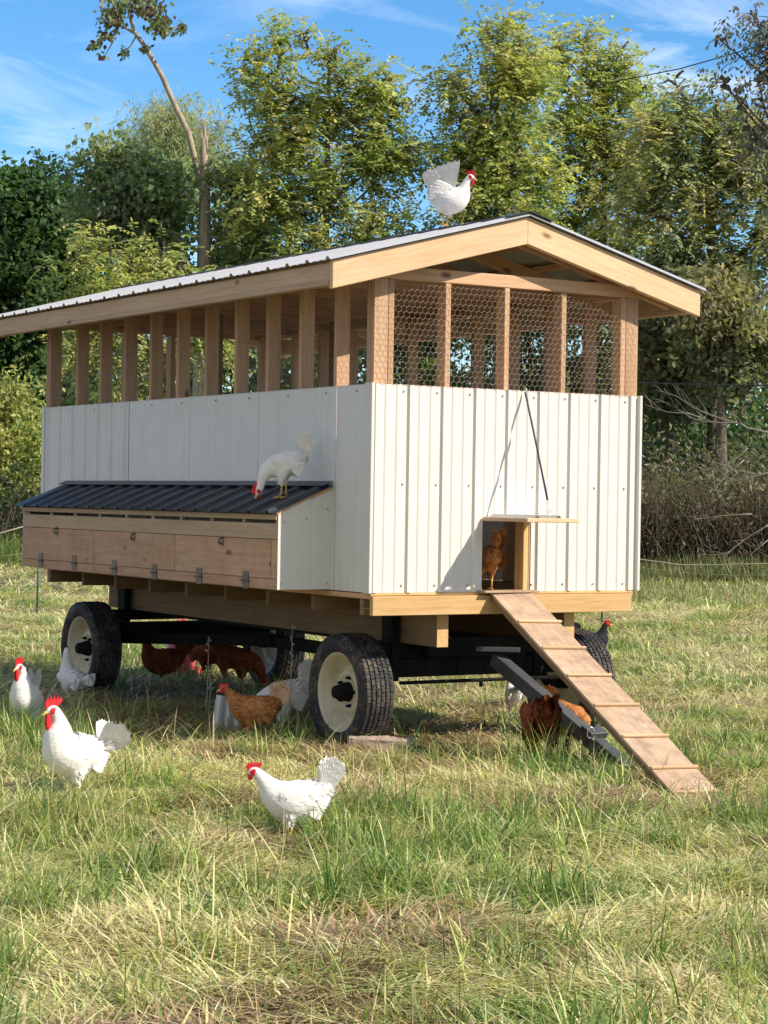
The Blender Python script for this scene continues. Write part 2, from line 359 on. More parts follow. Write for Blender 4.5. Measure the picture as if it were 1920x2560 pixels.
# ================================================================== ground
gs = 1.0
gx = np.concatenate([[-400, -150, -60], np.arange(-20, 45, gs), [60, 100, 180, 400]]); gy = np.concatenate([[-400, -100, -30], np.arange(-14, 60, gs), [90, 150, 300, 500]])
GX, GY = np.meshgrid(gx, gy)
GZ = .0*GX-.01
V = np.stack([GX, GY, GZ], -1).reshape(-1, 3); nx = len(gx); ii = (np.arange(len(gy)-1)[:, None]*nx+np.arange(nx-1)[None]).ravel()
gr = mesh_np('ground', V, [np.stack([ii, ii+1, ii+nx+1, ii+nx], 1)], M['soil'], smooth=True); tag(gr, kind='structure')

# ================================================================== mobile coop on its wagon
W, LEN, ZB, ZT = 1.903, 4.76, .95, 2.136
coop = empty('mobile_chicken_coop', 'white metal-sided timber hen house with a gable roof, raised on a black farm wagon', 'chicken coop', (0, 0, 0))
T = .0016
def rib_profile(length, major, off, hmaj=.019, hmin=.005, base=.052, top=.022):
    """outer line of the sheet: list of (u, h)"""
    pts = [(0, 0)]; u = off
    while u < length:
        a = [(u-base/2, 0), (u-top/2, hmaj), (u+top/2, hmaj), (u+base/2, 0)]
        for k in (1, 2):
            c = u+major*k/3; a += [(c-.022, 0), (c-.012, hmin), (c+.012, hmin), (c+.022, 0)]
        pts += [p for p in a if p[0] > pts[-1][0]+1e-4 and p[0] < length-1e-4]; u += major
    pts.append((length, 0)); return pts
def cut(pts, a, b):
    us = [p[0] for p in pts]; hs = [p[1] for p in pts]
    return [(a, float(np.interp(a, us, hs)))]+[p for p in pts if a+1e-4 < p[0] < b-1e-4]+[(b, float(np.interp(b, us, hs)))]
def sheet(mb, pts, axis, t0, t1, thick=T):
    n = len(pts)
    V = [axis(u, h, t0) for u, h in pts]+[axis(u, h, t1) for u, h in pts]+[axis(u, h-thick, t0) for u, h in pts]+[axis(u, h-thick, t1) for u, h in pts]
    F = []
    for i in range(n-1):
        F += [(i, i+1, n+i+1, n+i), (2*n+i, 3*n+i, 3*n+i+1, 2*n+i+1), (i, 2*n+i, 2*n+i+1, i+1), (n+i, n+i+1, 3*n+i+1, 3*n+i)]
    F += [(0, n, 3*n, 2*n), (n-1, 3*n-1, 4*n-1, 2*n-1)]
    mb.add(V, F)
# front wall, with the pop-hole cut out (x .765-1.115, z .95-1.372)
fp = rib_profile(W, .2286, .023, hmaj=.0155, base=.044, top=.022); fax = lambda u, h, t: (u, -h, t)
DX0, DX1, DZ = .765, 1.115, 1.372
mb = MB(); sheet(mb, cut(fp, .0, DX0), fax, ZB, ZT); sheet(mb, cut(fp, DX0, DX1), fax, DZ, ZT); sheet(mb, cut(fp, DX1, W), fax, ZB, ZT)
mb.cur = 1
for i in range(8):
    x = .023+.2286*(i+1)-.045
    if x > W-.01: x = W-.03
    for z in (2.10, 1.57, .99):
        if z == .99 and DX0 < x < DX1: continue
        mb.tube([(x+random.uniform(-.003, .003), 0, z-.0), (x, -.006, z)], .0065, 6)
mb.build('siding_panel', [M['white'], M['screw']], coop)
# side walls
for sx, x0 in ((-1, 0.0), (1, W)):
    sax = (lambda u, h, t, sx=sx, x0=x0: (x0+sx*h, u, t))
    sp = rib_profile(LEN, .2286, .14, hmaj=.011, hmin=.003, base=.06, top=.03)
    seams = [0.052, .402, 1.358, 2.308, 3.253, LEN]
    for a, b in zip(seams[:-1], seams[1:]):
        mb = MB(); pp = cut(sp, a+.002, b-.002)
        if b < 3.3: pp = [(u, h*.16) for u, h in pp]
        sheet(mb, pp, sax, ZB, ZT, .0015)
        mb.cur = 1
        for y in np.arange(a+.12, b, .46): mb.tube([(x0, y, 2.10), (x0+sx*.009, y, 2.10)], .006, 6)
        mb.build('siding_panel', [M['white_side'], M['screw']], coop)
# corner trims
for x0, sx in ((0, -1), (W, 1)):
    mb = MB(); a, b = sorted((x0+sx*.021, x0+sx*.0)); mb.box(a, b, -.024, .05, ZB-.004, ZT+.004)
    mb.build('corner_trim', M['white'], coop, .003)
    mb = MB(); a, b = sorted((x0+sx*.021, x0+sx*.0)); mb.box(a, b, LEN-.03, LEN+.02, ZB-.004, ZT+.004); mb.build('corner_trim', M['white_side'], coop, .003)
# back wall
mb = MB(); sheet(mb, rib_profile(W, .2286, .05), lambda u, h, t: (u, LEN+h, t), ZB, ZT); mb.build('siding_panel', M['white_side'], coop)
# floor and inside lining
board('floor', (W/2, .03, .940), (W/2, LEN-.02, .940), .018, W-.04, M['old'], coop, bevel=0)
# posts
PB, PT = ZB, 2.735
def post(x0, x1, y0, y1, z0=PB, z1=PT, mat='fir'):
    xm, ym = (x0+x1)/2, (y0+y1)/2
    return board('post', (xm, ym, z0), (xm, ym, z1), x1-x0, y1-y0, M[mat], coop, up=(1, 0, 0))
for a, b in ((.004, .097), (.485, .523), (.902, .938), (1.317, 1.354), (1.805, 1.9)): post(a, b, .003, .04 if a in (.004, 1.805) else .092, z0=PB if not (.76 < a < 1.1) else 1.39)
post(.099, .137, .003, .092); post(1.765, 1.803, .003, .092)
ys = [.415+.4165*i for i in range(11)]
for x0, x1 in ((.003, .092), (W-.092, W-.003)):
    for y in ys[:-1]: post(x0, x1, y, y+.036)
    post(x0, x1, LEN-.085, LEN-.045); post(x0, x1, LEN-.043, LEN-.004); post(x0, x1, .044, .082)
for x in (.25, .62, 1.0, 1.38, 1.62): post(x, x+.038, LEN-.095, LEN-.006)
# inner partition half way
for x in (.35, 1.3): post(x, x+.09, 2.7, 2.738, mat='old')
# plates
for x in (.048, W-.048):
    board('top_plate', (x, .0, 2.754), (x, LEN, 2.754), .036, .09, M['fir'], coop)
board('top_plate', (.0, .02, 2.775), (W, .02, 2.775), .075, .036, M['fir'], coop)
board('top_plate', (.0, LEN-.02, 2.775), (W, LEN-.02, 2.775), .075, .036, M['fir'], coop)
board('mid_rail', (.1, .046, 2.120), (1.8, .046, 2.120), .036, .085, M['fir'], coop)
# roof
ZE, ZA, EV, OH = 2.796, 3.142, .3605, .147
slope = math.atan2(ZA-ZE, W/2+EV); y0r, y1r = -OH, LEN+.36
def roofz(x): return ZA-(abs(x-W/2))*math.tan(slope)
rl = (W/2+EV)/math.cos(slope)
# gable fascia boards (hang below the roof line)
for sx in (-1, 1):
    for yy in (y0r+.019, y1r-.019):
        xe, xa = W/2+sx*(W/2+EV), W/2
        d = np.array([xa-xe, 0, ZA-ZE]); d /= np.linalg.norm(d)
        hgt = .152
        me = MB(); zt = lambda x: roofz(x)-.002
        pv = [(xe, zt(xe)), (xa, zt(xa)), (xa, zt(xa)-hgt/math.cos(slope)), (xe, zt(xe)-hgt/math.cos(slope))]
        cx = (xe+xa)/2; cz = (pv[0][1]+pv[2][1])/2; ang = math.atan2(d[2], d[0])
        ca, sa = math.cos(-ang), math.sin(-ang)
        loc = [((x-cx)*ca-(z-cz)*sa, (x-cx)*sa+(z-cz)*ca) for x, z in pv]
        me.extrude(loc, -.019, .019, lambda p, q, t: (p, t, q))
        o = me.build('fascia_board', M['pine'], coop, .003); o.location = (cx, yy, cz); o.rotation_euler = (0, -ang, 0)
# eave boards along the sides + soffit nailer
for sx in (-1, 1):
    x = W/2+sx*(W/2+EV-.02)
    board('eave_board', (x, y0r+.042, 2.737), (x, y1r-.04, 2.737), .095, .036, M['trim'], coop)
    board('eave_board', (x+sx*.004, y0r+.042, 2.655+.02), (x+sx*.004, y1r-.04, 2.655+.02), .030, .044, M['trim'], coop)
# rafters
for y in np.arange(.09, LEN+.01, .59):
    for sx in (-1, 1):
        xe = W/2+sx*(W/2+EV-.05)
        board('rafter', (xe, y, roofz(xe)-.075), (W/2+sx*.02, y, roofz(W/2+.02)-.075), .085, .036, M['fir'], coop)
    if y > .5: board('collar_tie', (.02, y+.04, 2.79), (W-.02, y+.04, 2.79), .085, .036, M['fir'], coop)
board('ridge_beam', (W/2, y0r+.05, ZA-.09), (W/2, y1r-.05, ZA-.09), .13, .036, M['fir'], coop)
for k in range(1, 4):
    for sx in (-1, 1):
        x = W/2+sx*(W/2+EV)*k/4
        board('purlin', (x, y0r+.05, roofz(x)-.02), (x, y1r-.05, roofz(x)-.02), .030, .07, M['fir'], coop)
# metal roofing: ribs run down the slope
for sx in (-1, 1):
    n = np.array([sx*math.sin(slope), 0, math.cos(slope)]); d = np.array([sx*math.cos(slope), 0, -math.sin(slope)])
    base = np.array([W/2, 0, ZA+.004])
    rp = rib_profile(y1r-y0r+.05, .2286, .03, hmaj=.018, hmin=.003)
    def rax(u, h, t, n=n, d=d, base=base): p = base+d*t+n*(h+.003); return (p[0], y0r-.025+u, p[2])
    mb = MB(); sheet(mb, rp, rax, 0.0, rl+.03, .002)
    mb.build('roof_panel', M['galv'], coop)
    mb = MB(); sheet(mb, [(0.04, 0), (y1r-y0r+.0, 0)], lambda u, h, t, n=n, d=d, base=base: tuple(np.array([0, y0r-.025+u, 0])+base+d*t+n*(h-.004)), .02, rl-.03, .002)
    mb.build('roof_lining', M['under'], coop)
# ridge cap: dark flashing with a small up-stand
mb = MB()
for sx in (-1, 1):
    d = np.array([sx*math.cos(slope), 0, -math.sin(slope)]); n = np.array([sx*math.sin(slope), 0, math.cos(slope)])
    c = np.array([W/2, (y0r+y1r)/2, ZA+.0285])+d*.085
    mb.obox(c, d, (0, 1, 0), n, .085, (y1r-y0r)/2+.03, .0015)
    for y in np.arange(y0r+.2, y1r, .42):
        e = np.array([W/2, y, ZA+.031])+d*.172; mb.obox(e, d, (0, 1, 0), n, .004, .16, .006)
mb.build('ridge_cap', M['darkroof'], coop)
# pale lump on the roof edge (a bit of bent trim)
# chicken wire
def hexwire(u0, u1, v0, v1, axis, cell=.037, r=.0009):
    dv = cell*.866*1.0; A = []; B = []; s = cell/math.sqrt(3)
    rows = int((v1-v0)/(1.5*s))+2; cols = int((u1-u0)/cell)+2
    for j in range(rows):
        for i in range(cols):
            cx = u0+i*cell+(cell/2 if j % 2 else 0); cz = v0+j*1.5*s
            P = [(cx+s*math.sin(math.radians(60*k)), cz+s*math.cos(math.radians(60*k))) for k in range(6)]
            for k in (0, 1, 2):
                a, b2 = P[k], P[k+1]
                if all(u0-.001 <= q[0] <= u1+.001 and v0-.001 <= q[1] <= v1+.001 for q in (a, b2)):
                    wv = lambda q: .0025*math.sin(q[0]*9+q[1]*5)
                    A.append(axis(a[0], a[1], wv(a))); B.append(axis(b2[0], b2[1], wv(b2)))
    return tubes_np(A, B, r, r, 3)
Vw, Fw = hexwire(.01, W-.01, 2.12, 2.735, lambda u, v, h: (u, -.004-h, v), r=.00095)
mesh_np('wire_mesh', Vw, [Fw], M['wire'], coop)
for xx, s_ in ((-.004, -1), (W+.004, 1)):
    Vw, Fw = hexwire(.01, LEN-.01, 2.12, 2.735, lambda u, v, h, xx=xx, s_=s_: (xx+s_*h, u, v), cell=.037, r=.0007)
    mesh_np('wire_mesh', Vw, [Fw], M['wire'], coop)
# pop hole jambs
board('door_jamb', (1.085, .052, .95), (1.085, .052, 1.385), .09, .036, M['rim'], coop, up=(0, 1, 0))
board('door_jamb', (1.108, .048, .95), (1.108, .048, 1.385), .09, .008, M['pine'], coop, up=(0, 1, 0))
board('door_jamb', (.745, .05, .95), (.745, .05, 1.385), .09, .036, M['old'], coop, up=(0, 1, 0))
board('door_header', (.72, .052, 1.405), (1.13, .052, 1.405), .036, .085, M['old'], coop, up=(0, 0, 1))
board('door_sill', (.735, -.03, .952), (1.115, -.03, .952), .014, .11, M['ramp'], coop)
# lifted flap door, held out level by a strap
fz = 1.388
fm = MB(); sheet(fm, [(u, h) for u, h in rib_profile(.355, .15, .075, hmaj=.018, hmin=.0, base=.045, top=.018)], lambda u, h, t: (.762+u, t, fz+h), -.445, -.012, .0016)
door = fm.build('flap_door', M['white'], coop)
bd = board('frame_rail', (.757, -.452, fz-.012), (1.122, -.452, fz-.012), .024, .02, M['pine'], None); bd.parent = door
for x in (.768, 1.108): bd = board('frame_rail', (x, -.44, fz-.012), (x, -.012, fz-.012), .022, .022, M['trim'], None); bd.parent = door
hk = np.array([1.042, -.012, 2.124]); rg = np.array([.955, -.40, 1.44])
st = MB(); st.tube([hk+(0, -.01, 0), hk*.5+rg*.5+np.array([0.004, 0, .003]), hk*.08+rg*.92], [.007, .0065, .007], 6)
sp = st.build('strap', M['strap'], coop)
hm = MB(); hm.tube([hk+(0, .012, .03), hk+(0, -.012, .03), hk+(.004, -.018, .01), hk+(0, -.012, -.004), hk+(-.004, -.004, .006)], .003, 6)
hm.build('hook', M['steel'], sp)
hm = MB(); hm.tube([hk*.08+rg*.92, rg], .0022, 5)
hm.tube([rg+np.array([.011*math.cos(a), 0, -.014+.014*math.sin(a)]) for a in np.linspace(0, 2*math.pi, 13)], .0028, 6, cap=False)
hm.tube([rg+(0, 0, -.026), rg+(0, 0, -.05)], .003, 5)
hm.build('eye_ring', M['steel'], sp)
# ---- nest box on each side
def nest(sx):
    x0 = 0.0 if sx < 0 else W; X = lambda d: x0+sx*d
    a, b = .441, 4.29; nd = .356
    def bx(mb, d0, d1, y0, y1, z0, z1): u, v = sorted((X(d0), X(d1))); return mb.box(u, v, y0, y1, z0, z1)
    mb = MB(); bx(mb, .0, nd-.03, a+.02, b-.02, .952, .966); bx(mb, .012, nd-.05, a+.03, b-.03, 1.30, 1.303)
    nb = mb.build('nest_box', M['darkred'], coop)
    # end panels (white sheet)
    for yy, dr in ((a, -1), (b, 1)):
        mb = MB()
        for q0, q1 in ((.0, .15), (.15, .33), (.33, nd)):
            z0_, z1_ = 1.545-.16*q0/nd*.98, 1.545-.16*q1/nd*.98
            prof = [(q0, ZB+.002), (q1, ZB+.002), (q1, z1_), (q0, z0_)]
            mb.extrude(prof, 0, .004 if q0 != .15 else .009, lambda p, q, t: (X(p), yy+dr*t, q))
        mb.cur = 1
        for dx, z in ((.03, .99), (.33, .99), (.32, 1.34), (.17, 1.36), (.03, 1.42)): mb.tube([(X(dx), yy, z), (X(dx), yy+dr*.014, z)], .005, 6)
        mb.build('side_panel', [M['white'], M['screw']], nb)
    def bb(name, z0, z1, y0, y1, mat, proud=0.0, thk=.018):
        o = board(name, (X(nd-.009+proud), y0, (z0+z1)/2), (X(nd-.009+proud), y1, (z0+z1)/2), z1-z0, thk, M[mat], None, bevel=.0015); o.parent = nb; return o
    bb('top_rail', 1.354, 1.385, a+.004, b-.004, 'trim', .006, .03)
    for y in (4.212, 3.782, 3.356, 2.946, 2.516, 2.114, 1.703, 1.284, .869, .46, 4.27): bb('divider', 1.325, 1.355, y-.016, y+.016, 'trim', -.004)
    bb('vent_board', 1.242, 1.333, a+.004, b-.004, 'trim', .004)
    bb('stile', 1.012, 1.240, a+.004, .515, 'ply'); bb('bottom_rail', .952, 1.010, a+.004, b-.004, 'ply')
    for i, (d0, d1) in enumerate(((.521, 1.772), (1.780, 3.017), (3.025, 4.284))):
        dr = bb('nest_door', 1.013, 1.239, d0, d1, 'ply', .001)
    for y, z in ((3.653, 1.23), (2.379, 1.22), (1.126, 1.224)):
        mb = MB(); bx(mb, nd+.004, nd+.010, y-.02, y+.02, z+.004, z+.022)
        mb.tube([(X(nd+.010), y-.002, z+.012), (X(nd+.024), y-.002, z+.004), (X(nd+.026), y-.002, z-.02), (X(nd+.012), y-.002, z-.026)], .006, 6)
        bx(mb, nd+.001, nd+.007, y-.016, y+.016, z-.035, z-.008); mb.build('latch', M['rust'], nb)
    for y, z in ((3.939, 1.005), (3.344, 1.006), (2.679, .993), (2.064, .99), (1.427, .989), (.819, .989)):
        mb = MB(); bx(mb, nd+.001, nd+.006, y-.035, y+.035, z+.008, z+.055); bx(mb, nd+.001, nd+.006, y-.035, y+.035, z-.045, z-.002)
        mb.tube([(X(nd+.009), y-.045, z+.003), (X(nd+.009), y+.045, z+.003)], .007, 8); mb.build('hinge', M['rust'], nb)
    # roof sheet
    mb = MB(); sn = math.atan2(1.555-1.392, nd+.03)
    nn = np.array([sx*math.sin(sn), 0, math.cos(sn)]); dd = np.array([sx*math.cos(sn), 0, -math.sin(sn)]); bs = np.array([x0+sx*.012, 0, 1.553])
    rpn = rib_profile(b-a+.1, .2286, .07, hmaj=.018, hmin=.003)
    sheet(mb, rpn, lambda u, h, t: tuple(bs+dd*t+nn*(h+.004)+np.array([0, a-.03+u, 0])), 0, (nd+.035)/math.cos(sn), .002)
    c = bs+nn*.026+dd*.045; mb.obox(c, dd, (0, 1, 0), nn, .04, (b-a)/2+.02, .001) if False else None
    mb.obox(np.array([bs[0], (a+b)/2, 0])+np.array([0, 0, 1.582])+dd*.035, dd, (0, 1, 0), nn, .035, (b-a)/2+.03, .0015)
    mb.build('nest_roof', M['darkroof'], nb)
    mb = MB(); mb.obox(bs+dd*(nd/2)/math.cos(sn)+np.array([0, a+.004, -.010]), dd, (0, 1, 0), nn, nd/2/math.cos(sn), .012, .012); mb.build('edge_batten', M['fir'], nb)
    return nb
nest(-1); nest(1)
# ---- floor frame
board('rim_joist', (-.001, -.019, .876), (1.853, -.019, .876), .11, .036, M['rim'], coop)
board('deck_edge', (.002, -.002, .941), (1.87, -.002, .941), .016, .012, M['rim'], coop)
board('rim_joist', (0.03, LEN-.03, .865), (1.87, LEN-.03, .865), .10, .036, M['old'], coop)
for y in list(np.arange(.09, LEN-.2, .56))+[LEN-.12]:
    board('joist', (.0, y, .866), (W-.02, y, .866), .09, .036, M['old'], coop)
board('side_sill', (.02, .0, .929), (.02, LEN, .929), .030, .04, M['fir'], coop); board('side_sill', (W-.03, .0, .929), (W-.03, LEN, .929), .030, .04, M['fir'], coop)
for x in (.54, 1.455):
    board('stringer', (x, .07, .722), (x, 4.66, .722), .192, .078, M['old'], coop)
    board('stringer_end', (x, .062, .722), (x, .068, .722), .19, .076, M['rim'], coop, bevel=0)
# ---- chassis
AX = [.50, 4.28]
for k, y in enumerate(AX):
    mb = MB()
    mb.box(.30, 1.68, y-.045, y+.045, .42, .53)
    mb.box(.36, 1.62, y-.05, y+.05, .55, .625)
    mb.tube([(.18, y, .34), (.34, y, .34), (.42, y, .44)], .032, 8); mb.tube([(1.78, y, .34), (1.63, y, .34), (1.55, y, .44)], .032, 8)
    for x in (.455, 1.50): mb.box(x-.025, x+.025, y-.06, y+.06, .40, .82)
    mb.build('axle', M['black'], coop)
mb = MB(); mb.tube([(.42, .33, .40), (1.6, .33, .40)], .011, 8); mb.tube([(1.0, .33, .40), (1.0, .33, .36)], .012, 6); mb.build('tie_rod', M['black'], coop)
mb = MB()
mb.obox((.42+.25, 3.55, .445), np.array([.5, -1.5, .065])/1.583, np.array([1.5, .5, 0])/1.581, (0, 0, 1), .80, .03, .04)
mb.obox((1.23, 3.55, .445), np.array([-.5, -1.5, .065])/1.583, np.array([1.5, -.5, 0])/1.581, (0, 0, 1), .80, .03, .04)
mb.box(.905, .985, .45, 3.0, .43, .51); mb.obox((.955, 3.6, .47), (0, 1, 0), (1, 0, 0), (0, 0, 1), .75, .035, .035)
mb.build('reach_pole', M['black'], coop)
mb = MB()
for x in (.60, 1.36): mb.obox((x, 2.4, .615), (0, 1, 0), (1, 0, 0), (0, 0, 1), 2.0, .03, .016)
mb.box(.62, 1.34, .34, .38, .545, .66)
mb.build('chassis_rail', M['black'], coop)
# tongue, folded down to the grass
t0, t1 = np.array([.985, .14, .57]), np.array([.985, -1.14, .05]); td = (t1-t0)/np.linalg.norm(t1-t0); tn = np.cross((1, 0, 0), td); tn = tn if tn[2] > 0 else -tn
mb = MB(); tm = (t0+t1)/2; hl = np.linalg.norm(t1-t0)/2
mb.obox(tm, td, (1, 0, 0), tn, hl, .036, .006)
for s_ in (-1, 1): mb.obox(tm+np.array([s_*.033, 0, 0])-tn*.035, td, (1, 0, 0), tn, hl, .004, .04)
mb.obox(t0+np.array([-.01, -.02, .03]), (.8, -.6, 0), (.6, .8, 0), (0, 0, 1), .13, .045, .012)
mb.obox(t0+td*1.02+tn*.02, td, (1, 0, 0), tn, .05, .06, .018)
tong = mb.build('tongue', M['greymetal'], coop, .002)
for j, (cx, cy, z) in enumerate(((.86, -.74, .23), (.99, -.80, .2))):
    mb = MB()
    for i in range(7):
        c = np.array([cx+.004*math.sin(i), cy+.003*i, z-i*.031]); a = (i % 2)*math.pi/2
        mb.tube([c+np.array([.010*math.cos(t)*math.cos(a), .010*math.cos(t)*math.sin(a), .021*math.sin(t)]) for t in np.linspace(0, 2*math.pi, 11)], .0045, 6, cap=False)
    mb.build('safety_chain', M['black'], tong)
mb = MB(); mb.tube([(1.0, -.78, .26), (1.0, -.83, .03)], .014, 8); mb.build('jack_leg', M['black'], tong)
mb = MB(); c = np.array([.90, -.90, .21]); mb.tube([c+np.array([.02*math.cos(t), 0.004*t, .032*math.sin(t)]) for t in np.linspace(0, 5.2, 12)], .0035, 6); mb.build('clip', M['steel'], tong)
# ---- wheels
def wheel(cx, cy, out, steer=0, name='wheel'):
    """cx = outer face; out = -1 faces the left side, +1 the right"""
    P = (0, 0, 0); rad, wd = .345, .205; s = out
    m1 = MB()   # rim (x grows inwards)
    prof = [(.018, .232), (.010, .240), (.012, .232), (.020, .222), (.034, .214), (.060, .206), (.075, .182), (.110, .176), (.118, .160), (.085, .130), (.070, .118), (.072, .100), (.085, .088), (.085, .062), (.080, .0)]
    m1.lathe(prof, P, 48, side=s); m1.lathe([(wd-.018, .236), (wd-.03, .21), (.14, .19), (.118, .160)], P, 48, side=s)
    o = m1.build(name, M['cream'], coop); o.location = (cx, cy, rad-.003); o.rotation_euler = (random.uniform(0, 3), 0, steer)
    t = MB(); g = .010
    sp_ = [(.016, .232), (.004, .240), (-.006, .262), (-.012, .285), (-.008, .308), (.004, .326), (.014, .333), (.03, .3365), (wd/2, .339), (wd-.03, .3365), (wd-.014, .333), (wd-.004, .326), (wd+.008, .308), (wd+.012, .285), (wd+.006, .262), (wd-.004, .240), (wd-.016, .232)]
    t.lathe(sp_, P, 60, side=s)
    # tread blocks, five rows of zigzag lugs
    n = 52
    for row in range(6):
        x0 = .008+row*(wd-.016)/6; x1 = x0+(wd-.016)/6-.0065
        for k in range(n):
            a = 2*math.pi*(k+(row % 2)*.5)/n; da = 2*math.pi/n*.41; sk = (.012 if row % 2 else -.012)*1.0
            sh = 1 if 0 < row < 5 else 0
            r0, r1 = .330, .3465 if sh else .343
            Vv = []
            for rr in (r0, r1):
                for xx, aa in ((x0, a-da), (x0+.004, a), (x0, a+da), (x1, a+da+sk), (x1-.004, a+sk), (x1, a-da+sk)):
                    Vv.append((-(-1)*xx*(-1 if s > 0 else 1), rr*math.cos(aa), rr*math.sin(aa)))
            t.add(Vv, [(0, 1, 2, 3, 4, 5), (6, 7, 8, 9, 10, 11)]+[(i, (i+1) % 6, 6+(i+1) % 6, 6+i) for i in range(6)])
    to = t.build('tyre', M['tyre'], o)
    h = MB(); h.lathe([(.088, .060), (.060, .056), (.03, .046), (.006, .042), (-.012, .036), (-.018, .024), (-.020, 0)], P, 18, side=s)
    for k in range(5):
        a = 2*math.pi*k/5+.4; c = np.array([0, .108*math.cos(a)*.8, .108*math.sin(a)*.8]); xx = (.082 if s < 0 else -.082)
        h.tube([c+(xx, 0, 0), c+(xx*.78, 0, 0)], .011, 6); h.tube([c+(xx*.78, 0, 0), c+(xx*.62, 0, 0)], .006, 6)
    h.build('hub', M['black'], o)
    return o
wheel(.09, AX[0]+.01, -1); wheel(.09, AX[1], -1)
wheel(1.87, AX[0]-.03, 1, .04); wheel(1.84, AX[1], 1)

# ================================================================== ramp
rp_ = empty('chicken_ramp', 'sloping plywood ramp with seven cross cleats leading from the grass up to the pop hole', 'ramp', (.78, -1.95, .0))
ra, rb = Vector((.940, -.045, .945)), Vector((.705, -2.04, .015))
X = (ra-rb).normalized(); side = Vector((1, -.06, 0)).normalized(); side = (side-X*side.dot(X)).normalized(); up = side.cross(X)
if up.z < 0: up = -up
o = board('plank', (ra-rp_.location), (rb-rp_.location), .278, .016, M['ramp'], rp_, up=side, bevel=.002)
for s_ in (-1, 1):
    pa, pb = ra+side*s_*.122-up*.024, rb+side*s_*.122-up*.024
    board('runner', pa-rp_.location, pb-rp_.location, .034, .028, M['old'], rp_, up=up)
LN = (ra-rb).length
for i, fr in enumerate((.175, .315, .455, .60, .745, .885, .03)):
    c = ra+(rb-ra)*((fr*1.0) if i < 6 else .985) + up*.018 - rp_.location
    if fr == .03: c = ra+(rb-ra)*.99+up*.018-rp_.location
    hw = .144
    board('cleat', c-side*hw, c+side*hw, .016, .014, M['pine'], rp_, up=X, bevel=.003)

# ================================================================== small things near the coop
bo = MB(); bo.box(-.185, .185, -.07, .07, 0, .105)
bl = bo.build('concrete_block', M['block'], None, .012); qa, qb = gpt(868, 1884), gpt(1032, 1890); bl.location = ((qa[0]+qb[0])/2, (qa[1]+qb[1])/2, .0); bl.rotation_euler = (0, .02, math.atan2(qb[1]-qa[1], qb[0]-qa[0]))
sub = bl.modifiers.new('sub', 'SUBSURF'); sub.subdivision_type = 'SIMPLE'; sub.levels = 4; sub.render_levels = 4
tx = bpy.data.textures.new('chip', 'CLOUDS'); tx.noise_scale = .05; dm = bl.modifiers.new('chip', 'DISPLACE'); dm.texture = tx; dm.strength = .018; dm.mid_level = .5
tag(bl, 'pinkish rough concrete block lying against the front wheel as a chock', 'block')
# red waterer under the coop
p = gpt(452, 1690); wt = empty('poultry_waterer', 'red plastic poultry waterer standing in the shade under the coop', 'waterer', (p[0], p[1], 0))
mb = MB()
def latz(mb, prof, n=24):
    V = [(r*math.cos(2*math.pi*k/n), r*math.sin(2*math.pi*k/n), z) for r, z in prof for k in range(n)]
    mb.add(V, [(i*n+k, i*n+(k+1) % n, (i+1)*n+(k+1) % n, (i+1)*n+k) for i in range(len(prof)-1) for k in range(n)], True); return mb
latz(mb, [(0, .02), (.17, .02), (.19, .06), (.185, .065), (.16, .035), (.0, .035)]).build('tray', M['redplastic'], wt)
mb = MB(); latz(mb, [(.115, .035), (.125, .06), (.122, .30), (.09, .35), (.045, .37), (0, .372)]).build('tank', M['pinkplastic'], wt)
mb = MB(); latz(mb, [(.05, .372), (.055, .40), (.05, .42), (0, .425)]); mb.tube([(-.06, 0, .37), (-.05, 0, .45), (0, 0, .475), (.05, 0, .45), (.06, 0, .37)], .009, 8); mb.build('cap', M['redplastic'], wt)
# ribbed white scrap standing on edge
p = gpt(562, 1835); mb = MB()
sheet(mb, rib_profile(.17, .06, .03, hmaj=.012, hmin=0, base=.03, top=.012), lambda u, h, t: (u-.085, -h, t), 0, .235, .003)
pl = mb.build('metal_offcut', M['white_side'], None); pl.location = (p[0], p[1], 0.0); pl.rotation_euler = (R(-8), R(7), YAW+.1)
tag(pl, 'small ribbed white metal offcut standing in the grass behind the ginger hen', 'metal sheet')
# green netting fence posts and strands
fence = empty('electric_fence', 'low electric netting fence on thin dark green step-in posts in the grass behind the coop', 'fence', (0, 0, 0))
fposts = [gpt(-330, 1580), gpt(92, 1545), gpt(1504, 1565), gpt(1921, 1640), gpt(2500, 1900)]
for q in fposts:
    mb = MB(); mb.tube([(q[0], q[1], 0), (q[0]+.01, q[1], .85)], .012, 6); mb.tube([(q[0]-.08, q[1], .08), (q[0], q[1], .09)], .006, 5); mb.build('fence_post', M['greenpost'], fence)
A, B = [], []
for q0, q1 in zip(fposts[:-1], fposts[1:]):
    ln = np.linalg.norm(q1-q0); nn_ = 10
    for z in (.12, .27, .42, .57, .80):
        for k in range(nn_):
            s0, s1 = k/nn_, (k+1)/nn_; sag = lambda t: -.06*4*t*(1-t)
            A.append(q0+(q1-q0)*s0+[0, 0, z+sag(s0)]); B.append(q0+(q1-q0)*s1+[0, 0, z+sag(s1)])
Vw, Fw = tubes_np(A, B, .0018, .0018, 3); mesh_np('netting', Vw, [Fw], M['rope'], fence)
